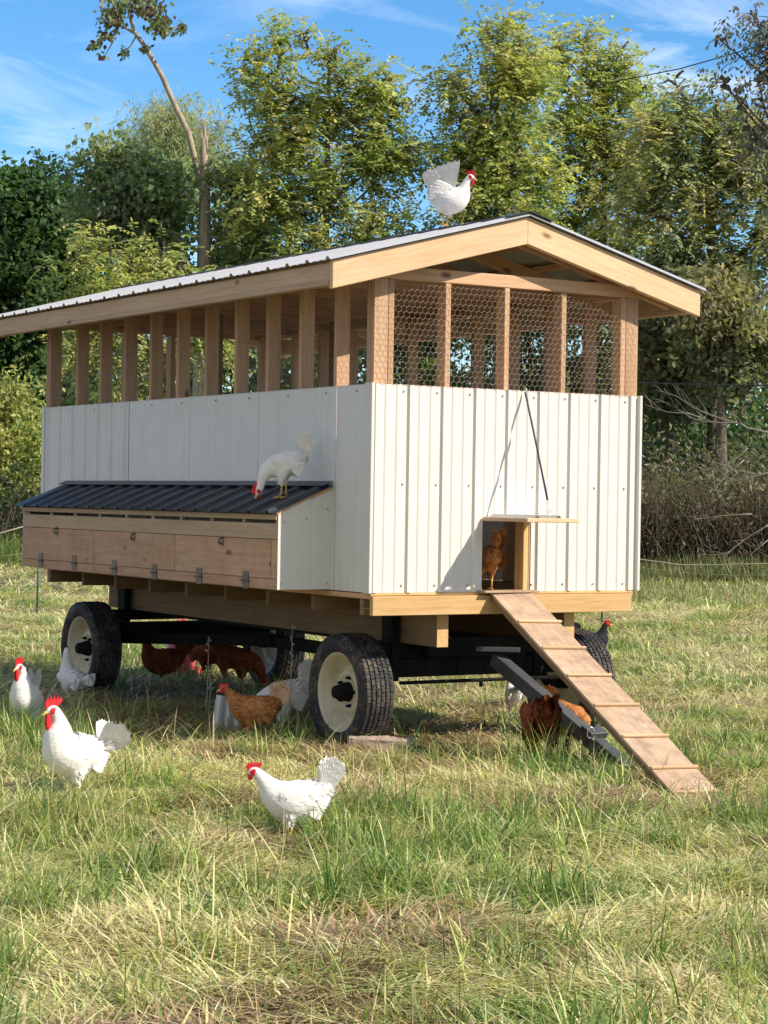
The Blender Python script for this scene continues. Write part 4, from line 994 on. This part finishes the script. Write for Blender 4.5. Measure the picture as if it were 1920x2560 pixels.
# broad-leaved weeds
wl = []
for q in range(120):
    px, py = rng.uniform(0, 1920), rng.choice([rng.uniform(1850, 2050), rng.uniform(2000, 2560)])
    if q < 14: px, py = rng.uniform(1080, 1400), rng.uniform(1870, 1930)
    elif q < 24: px, py = rng.uniform(1760, 1920), rng.uniform(1790, 1870)
    elif q < 34: px, py = rng.uniform(1560, 1680), rng.uniform(2180, 2240)
    c0 = gpt(px, py); n = 14; head = rng.uniform(0, 6.28, n); P = np.repeat(c0[None], n, 0)+rng.normal(0, .02, (n, 3))*[1, 1, 0]
    wl.append(blades(P, head, rng.uniform(.2, 1.1, n), rng.uniform(.4, 1.4, n), rng.uniform(.04, .09, n), rng.uniform(.012, .026, n), np.array([[.07, .16, .03]])*rng.uniform(.7, 1.4, (n, 1)), 4))
g4 = merge(wl, 'weeds', M['blade']); tag(g4, 'low broad-leaved green weeds scattered among the grass', 'weeds', kind='stuff')
# pale debris, wood chips and dung crumbs under the coop
n = 900; x = rng.normal(1.2, .9, n); y = rng.normal(1.6, 1.6, n); P = np.stack([x, y, np.full(n, .012)], 1)
sc = blades(P, rng.uniform(0, 6.28, n), rng.normal(.1, .3, n), rng.uniform(0, .6, n), rng.uniform(.02, .06, n), rng.uniform(.006, .016, n), np.array([[.42, .32, .20]])*rng.uniform(.5, 1.25, (n, 1)), 2)
g5 = merge([sc], 'straw', M['blade']); tag(g5, 'pale straw and wood chips littered on the bare soil under the coop', 'straw', kind='stuff')
# dry seed stalks in front of the wheels
stl = []
for i, (px, py, top) in enumerate(((722, 1850, 1560), (515, 1800, 1590), (522, 1795, 1660), (1268, 1920, 1735), (1300, 1950, 1880), (1445, 1960, 1850), (1480, 1960, 1840), (1405, 1950, 1900), (30, 1700, 1640))):
    c0 = gpt(px, py); D = np.dot(c0-CAM, FW); h = (py-top)/FPX*D
    mb = MB(); mb.tube([c0, c0+(.01, 0, h*.5), c0+(.015, .005, h)], [.0045, .0035, .002], 5)
    for k in range(14 if h > .35 else 3):
        v = random.uniform(.55, 1) ; q = c0+np.array([.012*v+random.uniform(-.02, .02), random.uniform(-.02, .02), h*v]); mb.tube([c0+(.012*v, 0, h*v-.02), q], [.0015, .006], 4)
    o = mb.build('dry_stalk', M['rope'], None)
    w_ = ['tall dry weed stalk with seed heads just left of the front wheel', 'dry stalk in the shade left of the ginger hen', 'shorter dry stalk beside another in the shade under the coop', 'dry stalk left of the dark red hen under the ramp', 'short dry stub in front of the dark red hen by the ramp', 'cut dry stalk in front of the tongue chain', 'cut dry stalk just right of the tongue chain', 'smallest dry stub before the ramp chain', 'dry stalk at the left edge beside the left rooster'][i]
    tag(o, w_, 'dry stalk', 'dry stalks standing in the grass')
# ================================================================== trees
def leafquads(P, D, Nn, ln, wd, col):
    n = len(P); D = D/(np.linalg.norm(D, axis=1, keepdims=True)+1e-9); S_ = np.cross(D, Nn); S_ /= np.linalg.norm(S_, axis=1, keepdims=True)+1e-9
    V = np.zeros((n, 4, 3)); V[:, 0] = P; V[:, 1] = P+D*ln[:, None]*.45+S_*wd[:, None]/2; V[:, 2] = P+D*ln[:, None]; V[:, 3] = P+D*ln[:, None]*.45-S_*wd[:, None]/2
    F = (np.arange(n)*4)[:, None]+np.array([[0, 1, 2, 3]])
    return V.reshape(-1, 3), F, np.repeat(col[:, None], 4, 1).reshape(-1, 3)
def unit(v): return v/(np.linalg.norm(v, axis=-1, keepdims=True)+1e-9)
PAL = {
 'dark': np.array([[.030, .062, .016], [.042, .085, .020], [.060, .105, .026], [.025, .050, .018]]),
 'green': np.array([[.075, .145, .022], [.105, .185, .028], [.14, .215, .035], [.055, .105, .022]]),
 'yellow': np.array([[.21, .27, .035], [.28, .30, .04], [.15, .215, .03], [.36, .33, .05], [.11, .16, .028]]),
 'mixed': np.array([[.16, .20, .04], [.21, .235, .045], [.115, .165, .033], [.28, .26, .05], [.13, .13, .05], [.085, .13, .028]]),
 'brown': np.array([[.12, .15, .045], [.20, .12, .06], [.14, .10, .05], [.10, .15, .04]]),
 'bright': np.array([[.16, .27, .03], [.22, .32, .04], [.10, .19, .025]]),
}
def make_tree(name, label, cat, base, lobes, pal, nclu=260, fronds=7, leafn=9, leaf=(.11, .042), droop=.5, trunk=None, trunk_r=.16, bark='bark', group=None, top=None, density=1.0, kind='frond', spread=.25, limbs=True, seed=0, trunkname='trunk'):
    """lobes: world centres + radii; trunk: list of points"""
    r = np.random.default_rng(1000+seed)
    root = empty(name, label, cat, tuple(map(float, base)), 0, group); O = np.array(base, float)
    lob = [(np.array(c), np.array(rad)) for c, rad in lobes]
    vol = np.array([rad[0]*rad[1]*rad[2] for c, rad in lob])**(2/3); vol /= vol.sum()
    if trunk is None:
        tc_ = sum(c*v for (c, _), v in zip(lob, vol)); zt = max(c[2] for c, _ in lob)
        trunk = [O, O+(tc_-O)*[.15, .15, 0]+[0, 0, (zt-O[2])*.3], O+(tc_-O)*[.6, .6, 0]+[r.normal(0, .1), 0, (zt-O[2])*.62], np.array([tc_[0], tc_[1], zt*.97])]
    tp = catmull(np.array(trunk), 6); nT = len(tp)
    SA, SB, RA, RB = [], [], [], []
    def seg(a, b, ra, rb): SA.append(a); SB.append(b); RA.append(ra); RB.append(rb)
    trad = lambda k: trunk_r*(1-.78*k/(nT-1))
    for k in range(nT-1): seg(tp[k]-O, tp[k+1]-O, trad(k), trad(k+1))
    limb_pts = []
    for c, rad in lob:
        hz = np.linalg.norm(tp[:, :2]-c[:2], axis=1); want = c[2]-.7*hz-.25*rad[2]; k = int(np.argmin(np.abs(tp[:, 2]-want)+.02*np.arange(nT)))
        a = tp[k]; m1 = a*.55+c*.45+np.array([0, 0, -.12*np.linalg.norm(c-a)])+r.normal(0, .12, 3); e = c+np.array([0, 0, rad[2]*.45])
        L_ = catmull(np.array([a, m1, c, e]), 5); r0 = min(trad(k)*.6, .03+.022*np.linalg.norm(rad)); lp = []
        if limbs:
            for q in range(len(L_)-1): seg(L_[q]-O, L_[q+1]-O, r0*(1-.8*q/len(L_)), r0*(1-.8*(q+1)/len(L_)))
        limb_pts.append(L_)
    LP, LD, LN, LL, LW, LC = [], [], [], [], [], []
    subs = [[(lambda d: c+d/np.linalg.norm(d)*rad*r.uniform(.45, 1.0))(r.normal(0, 1, 3)) for _ in range(max(4, int(3+7*np.prod(rad)**.33)))] for c, rad in lob]
    subt = [[P0_*r.uniform(.75, 1.3) for P0_ in (PAL[pal] if isinstance(pal, str) else pal)[r.integers(0, 4, len(s_)) % len(PAL[pal] if isinstance(pal, str) else pal)]] for s_ in subs]
    for li_, s_ in enumerate(subs):
        for sc_ in s_:
            L_ = limb_pts[li_]; a = L_[int(np.argmin(np.linalg.norm(L_-sc_, axis=1)+.4*np.maximum(0, L_[:, 2]-sc_[2]+.3)))]
            if limbs: m_ = (a+sc_)/2+r.normal(0, .1, 3); seg(a-O, m_-O, .038, .026); seg(m_-O, sc_-O, .026, .014)
    nn = int(nclu*density*(.92 if kind == 'frond' else 1.02)); ch = r.choice(len(lob), nn, p=vol)
    P_ = PAL[pal] if isinstance(pal, str) else pal
    for q in range(nn):
        c, rad = lob[ch[q]]; d = r.normal(0, 1, 3); d /= np.linalg.norm(d); rr = r.uniform(.35, 1.0)**.6
        si_ = r.integers(0, len(subs[ch[q]])); cc = subs[ch[q]][si_]+r.normal(0, 1, 3)*np.array([.34, .34, .24])*min(1.3, .5+.45*float(np.mean(rad))); L_ = limb_pts[ch[q]]; j = np.argmin(np.linalg.norm(L_-cc, axis=1)+.3*np.maximum(0, L_[:, 2]-cc[2])); a = L_[j]
        mid = (a+cc)/2+r.normal(0, .06, 3)+[0, 0, .05]; seg(a-O, mid-O, .016, .010); seg(mid-O, cc-O, .010, .004)
        ctint = (.6*subt[ch[q]][si_]+.4*P_[r.integers(0, len(P_))])*r.uniform(.85, 1.18); nf = max(2, int(r.normal(fronds*1.15, 2.5)))
        for f in range(nf):
            fd = unit(d*.6+r.normal(0, .8, 3)+[0, 0, .15]); fo = cc+r.normal(0, spread, 3)*[1, 1, .8]; flen = r.uniform(.28, .5)
            if kind == 'frond':
                t = np.linspace(.12, 1, leafn); pts = fo+np.outer(t*flen, fd)+np.outer(t**2, [0, 0, -droop*flen]); sd = unit(np.cross(fd, [0, 0, 1.])); 
                sgn = np.where(np.arange(leafn) % 2 == 0, 1, -1); dirs = sd[None]*sgn[:, None]*.9+fd*.45+np.array([0, 0, -droop*.9]); dirs[-1] = fd+[0, 0, -droop]
                nrm = np.repeat(unit(np.array([0, 0, 1.])+fd*.3)[None], leafn, 0)+r.normal(0, .35, (leafn, 3))
            else:
                pts = fo+r.normal(0, .13, (leafn, 3)); dirs = r.normal(0, .7, (leafn, 3))+[0, 0, -droop*.8]+fd*.4; nrm = r.normal(0, .6, (leafn, 3))+[0, 0, 1]
            LP.append(pts); LD.append(dirs); LN.append(nrm); LL.append(r.uniform(.7, 1.3, leafn)*leaf[0]); LW.append(r.uniform(.7, 1.3, leafn)*leaf[1])
            LC.append(np.repeat((.78*ctint+.22*P_[r.integers(0, len(P_))])[None], leafn, 0)*r.uniform(.8, 1.2, (leafn, 1)))
    V, F = tubes_np(np.array(SA), np.array(SB), np.array(RA), np.array(RB), 6); mesh_np(trunkname, V, [F], M[bark], root, smooth=True)
    V, F, C = leafquads(np.concatenate(LP)-O, np.concatenate(LD), np.concatenate(LN), np.concatenate(LL), np.concatenate(LW), np.concatenate(LC))
    mesh_np('crown', V, [F], M['leaf'], root, tint=C)
    return root
def lobes(D, L_, dep=.9):
    """lobe list measured on the photograph as (x, y, half width, half height[, metres nearer/farther]) -> world"""
    out = []
    for t in L_:
        dd = D+(t[4] if len(t) > 4 else 0); k = dd/FPX; c = wpt(t[0], t[1], dd); c[2] = max(c[2], .4)
        rr = (t[2]+t[3])/2*k*dep; out.append((c, (t[2]*k*.9, rr if rr > .3 else .3, t[3]*k)))
    return out
def foot(px, D): p = wpt(px, 1300, D); return np.array([p[0], p[1], 0.0])
for k_, f_ in (('dark', 2.0), ('green', 1.85), ('yellow', 1.75), ('mixed', 2.1), ('brown', 1.6), ('bright', 1.2)): PAL[k_] = PAL[k_]*f_*np.array([1.08, 1, 2.2 if k_ != 'dark' else 1.5])*(np.array([1.02, .97, 1.3]) if k_ != 'dark' else 1.0)
PAL['green'] = PAL['green']*np.array([1.18, .97, 1.1]); PAL['yellow'][3] *= [.8, .85, 1]
GT = 'trees along the edge of the pasture'
make_tree('maple_tree', 'dark dense tree standing at the far left behind the coop', 'tree', foot(60, 60), lobes(60, [(60, 560, 130, 120), (100, 470, 75, 60), (20, 500, 70, 80), (170, 560, 90, 90), (215, 620, 60, 90), (120, 700, 150, 110), (0, 720, 130, 120), (-110, 600, 130, 150), (50, 850, 150, 110), (180, 820, 110, 100), (-40, 980, 130, 100), (130, 1000, 120, 110)]), 'dark', nclu=620, fronds=8, leafn=9, leaf=(.20, .15), kind='broad', trunk_r=.26, group=GT, seed=1, spread=.4)
make_tree('willow_tree', 'feathery fine-leaved tree rounding up behind the snapped maple', 'tree', foot(440, 78), lobes(78, [(420, 300, 75, 70), (390, 370, 100, 80), (500, 360, 80, 70), (455, 430, 110, 80), (540, 330, 35, 45)]), 'mixed', nclu=360, fronds=9, leafn=10, leaf=(.16, .035), droop=1.2, group=GT, seed=2, trunk_r=.2, spread=.5)
b = foot(510, 52)
mt = make_tree('maple_tree', 'leafy maple with a splintered broken trunk top and one long bare leaning limb', 'tree', b, lobes(52, [(270, 400, 50, 60), (300, 470, 70, 70), (400, 440, 80, 65), (350, 560, 95, 70), (420, 520, 60, 80, 2.2), (255, 520, 45, 50), (580, 440, 55, 45), (590, 560, 70, 70, 2.2), (380, 640, 80, 70), (590, 680, 60, 60, 2), (640, 620, 70, 70), (640, 480, 50, 50)]), 'green', nclu=400, fronds=6, leafn=8, leaf=(.17, .12), kind='broad', group=GT, seed=3, trunk=[b, wpt(505, 1000, 52), wpt(510, 680, 52), wpt(512, 460, 52), wpt(508, 345, 52)], trunk_r=.30, bark='palebark')
mb = MB(); O_ = b
for k in range(7):
    p0 = wpt(503+k*2.2, 350, 52)-O_; mb.tube([p0+(0, 0, -.35), p0, p0+np.array([random.uniform(-.03, .03), 0, random.uniform(.15, .62)])], [.05, .045, .006], 5)
lp = [wpt(484, 385, 52), wpt(470, 330, 51.9), wpt(440, 270, 51.8), wpt(405, 190, 51.7), wpt(365, 120, 51.6), wpt(335, 78, 51.6), wpt(322, 30, 51.6), wpt(318, -40, 51.6)]
lp = [q-O_ for q in lp]; mb.tube([wpt(506, 470, 52)-O_]+lp, [.085, .08, .075, .07, .065, .058, .05, .038, .02], 8)
mb.tube([wpt(335, 82, 51.6)-O_, wpt(305, 65, 51.6)-O_, wpt(285, 20, 51.6)-O_, wpt(270, -30, 51.5)-O_], [.04, .032, .022, .012], 6)
for a_, b_ in (((300, 62), (232, 108)), ((340, 90), (312, 128)), ((318, 20), (400, 55)), ((400, 55), (455, 70)), ((300, 60), (262, 140)), ((322, 30), (380, -10)), ((285, 20), (245, 15))):
    mb.tube([wpt(*a_, 51.6)-O_, wpt((a_[0]+b_[0])/2, (a_[1]+b_[1])/2+6, 51.6)-O_, wpt(*b_, 51.6)-O_], [.025, .018, .008], 5)
mb.build('snapped_limb', M['palebark'], mt)
rr_ = np.random.default_rng(77); LPp = []
for (x_, y_, sx_, sy_, n_) in ((285, 35, 32, 32, 170), (330, 5, 50, 22, 150), (400, 55, 30, 28, 150), (375, 20, 35, 22, 120), (262, 85, 20, 16, 40), (240, 108, 16, 9, 40), (312, 128, 9, 12, 26), (258, 140, 8, 8, 16), (452, 70, 11, 14, 36), (410, 75, 18, 10, 40), (365, 120, 10, 8, 22), (228, 112, 9, 6, 12)):
    for k in range(int(n_*1.3)): LPp.append(wpt(x_+rr_.normal(0, sx_*.55), y_+rr_.normal(0, sy_*.55), 51.6+rr_.normal(0, .35)))
LPp = np.array(LPp)-O_; n_ = len(LPp); cl = PAL['green'][rr_.integers(0, 4, n_)]*.8; br = rr_.random(n_) < .25; cl[br] = [.13, .06, .04]
V, F, C = leafquads(LPp, rr_.normal(0, .6, (n_, 3))+[0, 0, -.9], rr_.normal(0, 1, (n_, 3)), rr_.uniform(.10, .17, n_), rr_.uniform(.08, .13, n_), cl)
mesh_np('limb_leaves', V, [F], M['leaf'], mt, tint=C)
make_tree('locust_tree', 'tall yellow-green tree rising above the middle of the coop roof', 'tree', foot(800, 50), lobes(50, [(690, 130, 55, 45), (655, 190, 45, 60), (760, 100, 50, 30), (840, 130, 45, 40), (720, 240, 90, 90), (845, 220, 90, 80), (960, 200, 60, 50), (985, 290, 65, 90), (880, 350, 110, 90), (750, 380, 110, 90), (670, 340, 60, 70), (960, 430, 90, 80), (800, 500, 120, 80), (690, 520, 90, 80), (930, 560, 110, 70), (790, 640, 130, 80), (620, 150, 20, 18), (1000, 380, 40, 60)]), 'yellow', nclu=560, fronds=7, leafn=9, leaf=(.135, .075), droop=.3, group=GT, seed=4, trunk_r=.17)
make_tree('locust_tree', 'narrow olive-green tree topped by a tall tuft just right of the roof rooster', 'tree', foot(1240, 50), lobes(50, [(1268, 70, 34, 38), (1225, 100, 45, 38), (1300, 130, 55, 60), (1240, 200, 75, 70), (1140, 220, 55, 45), (1130, 280, 60, 50), (1330, 230, 70, 80), (1200, 310, 90, 70), (1290, 350, 90, 80), (1160, 400, 80, 80), (1250, 450, 100, 80), (1340, 450, 70, 80), (1180, 520, 100, 70), (1310, 560, 90, 60)]), 'yellow', nclu=470, fronds=7, leafn=9, leaf=(.135, .075), droop=.3, group=GT, seed=5, trunk_r=.15)
make_tree('locust_tree', 'broad olive-green tree rising above the roof peak', 'tree', foot(1480, 53), lobes(53, [(1400, 110, 35, 35), (1460, 120, 50, 40), (1550, 150, 65, 50), (1400, 190, 60, 60), (1490, 220, 90, 70), (1600, 230, 60, 60), (1420, 300, 80, 80), (1540, 320, 100, 80), (1630, 350, 60, 80), (1430, 430, 100, 80), (1560, 460, 110, 80), (1450, 560, 100, 70), (1590, 590, 110, 70), (1500, 680, 110, 60)]), 'yellow', nclu=520, fronds=7, leafn=9, leaf=(.135, .075), droop=.3, group=GT, seed=6, trunk_r=.17)
make_tree('walnut_tree', 'green tree leaning over the right slope of the coop roof', 'tree', foot(1780, 47), lobes(47, [(1690, 210, 45, 40), (1720, 280, 80, 60), (1660, 330, 70, 70), (1770, 370, 80, 70), (1850, 330, 80, 60), (1720, 440, 100, 70), (1850, 460, 110, 90), (1640, 500, 80, 80), (1770, 560, 110, 80), (1900, 590, 100, 90), (1690, 630, 100, 70), (1830, 680, 110, 70), (1950, 430, 80, 110)]), 'mixed', nclu=540, fronds=7, leafn=9, leaf=(.135, .075), droop=.35, group=GT, seed=7, trunk_r=.2)
make_tree('walnut_tree', 'sparse tree with brownish drooping leaves at the upper right edge', 'tree', foot(2010, 42), lobes(42, [(1890, 40, 40, 50), (1920, 120, 45, 60), (1810, 205, 26, 14), (1845, 240, 30, 30), (1900, 220, 50, 60), (1870, 310, 50, 40), (1960, 60, 60, 90), (2020, 200, 90, 120), (2060, 420, 120, 150), (1975, 330, 70, 80), (2050, 650, 120, 130), (1800, 100, 12, 8)]), 'brown', nclu=230, fronds=5, leafn=8, leaf=(.14, .055), droop=1.0, group=GT, seed=8, trunk_r=.17, spread=.25)
make_tree('birch_tree', 'low bright yellow-green bushy tree above the left end of the coop roof', 'tree', foot(300, 46), lobes(46, [(190, 650, 45, 30), (260, 620, 60, 45), (330, 680, 90, 60), (410, 670, 60, 50), (580, 720, 50, 40), (230, 740, 90, 60), (390, 760, 110, 60), (240, 860, 110, 80), (380, 900, 120, 90), (530, 830, 80, 70)]), 'yellow', nclu=330, fronds=7, leafn=9, leaf=(.13, .06), group=GT, seed=9, trunk_r=.10)
make_tree('birch_tree', 'yellow-green sapling at the left edge behind the nest box', 'tree', foot(30, 50), lobes(50, [(20, 1010, 80, 60), (60, 1100, 70, 60), (-40, 1120, 90, 80), (20, 1190, 90, 60)]), 'yellow', nclu=130, fronds=7, leafn=9, leaf=(.15, .08), kind='broad', group=GT, seed=10, trunk_r=.07)
GU = 'understorey trees seen through and beside the coop'
for i, (fx, D, L_, pal, lab) in enumerate((
    (560, 56, [(560, 880, 120, 120), (640, 1000, 120, 120), (500, 1050, 110, 110), (600, 1180, 140, 80)], 'green', 'green understorey tree seen between the left side posts of the coop'),
    (800, 55, [(760, 760, 120, 80), (860, 860, 130, 100), (760, 980, 120, 110), (880, 1080, 120, 110), (800, 1200, 150, 70)], 'green', 'green understorey tree seen between the right end of the side posts'),
    (1050, 55, [(1020, 620, 110, 70), (1080, 760, 110, 100), (1020, 880, 110, 100), (1100, 1000, 120, 110), (1040, 1150, 140, 90)], 'bright', 'bright green understorey tree seen through the left panels of chicken wire'),
    (1320, 54, [(1240, 680, 120, 80), (1350, 760, 120, 90), (1270, 880, 110, 100), (1390, 980, 110, 110), (1280, 1120, 140, 90)], 'green', 'green understorey tree seen through the right panels of chicken wire'),
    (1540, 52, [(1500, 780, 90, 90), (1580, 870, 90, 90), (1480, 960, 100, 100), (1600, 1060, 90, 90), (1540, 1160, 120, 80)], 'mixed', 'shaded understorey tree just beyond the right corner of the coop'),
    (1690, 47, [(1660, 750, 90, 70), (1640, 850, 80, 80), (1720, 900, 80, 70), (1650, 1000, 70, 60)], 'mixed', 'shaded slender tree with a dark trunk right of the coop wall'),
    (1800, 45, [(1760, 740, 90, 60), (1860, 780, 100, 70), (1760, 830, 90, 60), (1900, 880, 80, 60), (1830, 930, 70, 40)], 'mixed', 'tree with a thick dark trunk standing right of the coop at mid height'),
    (230, 62, [(200, 950, 130, 100), (300, 1060, 120, 100), (160, 1150, 130, 80), (390, 1000, 90, 110)], 'dark', 'dark understorey tree seen between the far left posts'),
    )):
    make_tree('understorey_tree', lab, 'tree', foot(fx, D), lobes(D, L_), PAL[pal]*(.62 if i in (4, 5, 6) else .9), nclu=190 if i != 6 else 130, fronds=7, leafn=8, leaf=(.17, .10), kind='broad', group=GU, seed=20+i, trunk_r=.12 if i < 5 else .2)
# thick mass of wood behind, closing the horizon
def mass(name, label, cat, xs, D0, D1, h0, h1, n, pal, leaf, seed, twig=0):
    r = np.random.default_rng(seed); px = r.uniform(xs[0], xs[1], n); D = r.uniform(D0, D1, n)
    P = np.array([wpt(a, 1290, d) for a, d in zip(px, D)]); hh = h0+(h1-h0)*(.35+.65*fbm(P[:, 0], P[:, 1], .25, seed+3)); P[:, 2] = hh*r.random(n)**1.15*(.45+.9*fbm(P[:, 0], P[:, 1], .9, seed+5))*r.uniform(.6, 1.3, n)
    P_ = PAL[pal] if isinstance(pal, str) else pal; pt = fbm(P[:, 0]+P[:, 2], P[:, 1]+P[:, 2]*.7, .8, seed+9)
    idx = np.clip((pt*1.6-.3)*len(P_)+r.normal(0, .8, n), 0, len(P_)-1).astype(int)
    V, F, C = leafquads(P, r.normal(0, .7, (n, 3))+[0, 0, -.5], r.normal(0, .7, (n, 3))+[0, 0, .8], r.uniform(.7, 1.3, n)*leaf[0], r.uniform(.7, 1.3, n)*leaf[1], P_[idx]*r.uniform(.75, 1.25, (n, 1)))
    Ls = [V]; Fs = [F]; Cs = [C]
    if twig:
        px = r.uniform(xs[0], xs[1], twig); D = r.uniform(D0, (D0+D1)/2, twig); A = np.array([wpt(a, 1290, d) for a, d in zip(px, D)]); A[:, 2] = r.uniform(0, h1*.35, twig)
        B = A+np.stack([r.normal(0, .35, twig), r.normal(0, .35, twig), r.uniform(.3, 1.5, twig)*r.uniform(.4, 1, twig)], 1); V2, F2 = tubes_np(A, B, .012, .004, 3)
        Fs.append(F2+len(V)); Ls.append(V2); Cs.append(np.repeat(np.array([[.20, .16, .12]])*1.0, len(V2), 0)*np.repeat(r.uniform(.5, 1.5, twig), 6)[:, None])
    o = mesh_np(name, np.concatenate(Ls), [np.concatenate(Fs)], M['leaf'], tint=np.concatenate(Cs)); return tag(o, label, cat, kind='stuff')
mass('woodland', 'dark dense woodland filling in behind the separate trees', 'woodland', (-400, 2300), 66, 84, 2, 6.5, 60000, 'dark', (.34, .22), 51, 3000)
DRY = np.array([[.11, .14, .06], [.20, .18, .12], [.26, .22, .17], [.14, .17, .07], [.31, .27, .22]])
mass('undergrowth', 'tangled brown and green undergrowth at the foot of the trees on the right', 'undergrowth', (1500, 2350), 39.5, 47, .3, 3.2, 34000, DRY, (.12, .045), 61, 9000)
mass('undergrowth', 'leafy green thicket rising between the trunks on the right', 'undergrowth', (1480, 2400), 46, 57, 1.5, 6.0, 42000, np.vstack([PAL['mixed']*.6, PAL['dark'], PAL['dark']]), (.17, .10), 64, 2500)
mass('undergrowth', 'shaded undergrowth at the foot of the trees on the left and behind the coop', 'undergrowth', (-400, 1560), 46, 56, .5, 3.0, 36000, PAL['green']*.8, (.18, .08), 71, 3500)
# tall rank grass at the foot of the right-hand trees and along the field edge
rk = []
for n, xs, D0, D1, h, cols in ((9000, (1500, 2300), 38.0, 42, .55, np.array([[.16, .21, .07], [.24, .26, .11], [.32, .27, .16], [.12, .16, .06]])), (9000, (1500, 2300), 30.0, 40, .22, np.array([[.30, .33, .12], [.38, .38, .18], [.42, .37, .22], [.22, .26, .09]])), (14000, (-350, 1560), 42, 50, .7, np.array([[.15, .22, .05], [.22, .28, .08], [.10, .15, .04]])), (5200, (1560, 2300), 41, 45, 1.7, np.array([[.30, .23, .15], [.22, .16, .10], [.36, .29, .2]]))):
    px = rng.uniform(xs[0], xs[1], n); D = rng.uniform(D0, D1, n); P = np.array([wpt(a, 1290, d) for a, d in zip(px, D)]); P[:, 2] = 0
    rk.append(blades(P, rng.uniform(0, 6.28, n), rng.normal(1.35, .18, n), rng.uniform(.1, .9, n), rng.uniform(.35, 1.1, n)*h*(.5+fbm(P[:, 0], P[:, 1], .7, 81)), rng.uniform(.012, .026, n), cols[rng.integers(0, len(cols), n)]*rng.uniform(.75, 1.2, (n, 1)), 3))
g6 = merge(rk, 'tall_grass', M['blade']); tag(g6, 'rank tall grass and dry stems along the foot of the trees', 'tall grass', kind='stuff')
# bare pale fallen branches at the right
def branch(label, D, paths):
    mb = MB(); o0 = wpt(*paths[0][0][0][:2], D)
    o0 = np.array([o0[0], o0[1], 0])
    for pts, r0 in paths:
        q = catmull(np.array([wpt(p[0], p[1], D+(p[2] if len(p) > 2 else 0))-o0 for p in pts]), 3); mb.tube(q, list(np.linspace(r0, r0*.25, len(q))), 6)
        for k in range(2, len(q)-1, 1):
            if random.random() < .8:
                d = (q[k]-q[k-1]); d /= np.linalg.norm(d); e = q[k]+d*random.uniform(.1, .35)+np.array([random.uniform(-.1, .1), random.uniform(-.1, .1), random.uniform(-.12, .28)]); mb.tube([q[k], (q[k]+e)/2+(0, 0, .02), e], [r0*.35, r0*.25, .004], 4)
    o = mb.build('bare_branch', M['twig'], None); o.location = o0; return tag(o, label, 'branch', 'bare dead branches hanging in the trees on the right')
branch('pale bare branch reaching left just below the black wire at the right edge', 37, [([(1925, 1082), (1870, 1070), (1845, 1058), (1780, 1055), (1725, 1035), (1670, 1030), (1610, 1010)], .020), ([(1850, 1060), (1790, 1042), (1735, 1020), (1690, 990), (1640, 975)], .015), ([(1790, 1056), (1740, 1050), (1690, 1020), (1650, 1000)], .011), ([(2300, 1120, 3), (2100, 1100, 1), (1925, 1082)], .03)])
branch('bare forked grey branch crossing the dark trees at mid height on the right', 37.5, [([(1925, 1180), (1870, 1195), (1830, 1200), (1780, 1170), (1700, 1200)], .014), ([(1890, 1185), (1840, 1175), (1800, 1160), (1760, 1150)], .011), ([(1780, 1175), (1790, 1225), (1815, 1260)], .014), ([(1860, 1150), (1810, 1195), (1770, 1240)], .016), ([(1870, 1120), (1830, 1155), (1760, 1200)], .014), ([(2250, 1230, 3), (2080, 1200), (1925, 1180)], .02)])
branch('lowest bare branch leaning over the dry weeds at the right edge', 36.5, [([(1925, 1310), (1860, 1350), (1810, 1385), (1740, 1385)], .014), ([(1920, 1350), (1860, 1400)], .014), ([(1880, 1285), (1800, 1290), (1720, 1302)], .014), ([(2200, 1300, 2), (2050, 1290), (1925, 1310)], .02)])
# overhead and fence wires
def wire(label, D, pts, r_, mat, name='wire', grp=None):
    mb = MB(); mb.tube([wpt(*p[:2], p[2] if len(p) > 2 else D) for p in pts], r_, 5); o = mb.build(name, M[mat], None); return tag(o, label, 'wire', grp)
wire('dark power line running into the trees at the upper right', 44, [(1480, 215, 52), (1700, 172, 47), (1830, 135, 44), (2300, -10, 34)], .014, 'cable', 'power_line')
wire('black cable strung level across the trees right of the coop', 34, [(1050, 940, 38), (1600, 957, 35), (1780, 962, 34), (1930, 964, 33), (2400, 950, 31)], .011, 'cable', 'cable')
wire('pale wire strung low in front of the undergrowth right of the coop', 34, [(1300, 1380, 36), (1585, 1396, 34), (1700, 1412, 34), (1790, 1412, 33.5), (2300, 1400, 32)], .009, 'rope')
wire('pale rope line running out of the left edge behind the nest box', 38, [(-400, 1420, 38), (-60, 1350, 38), (0, 1333, 38), (57, 1317, 38), (200, 1300, 39)], .012, 'rope')
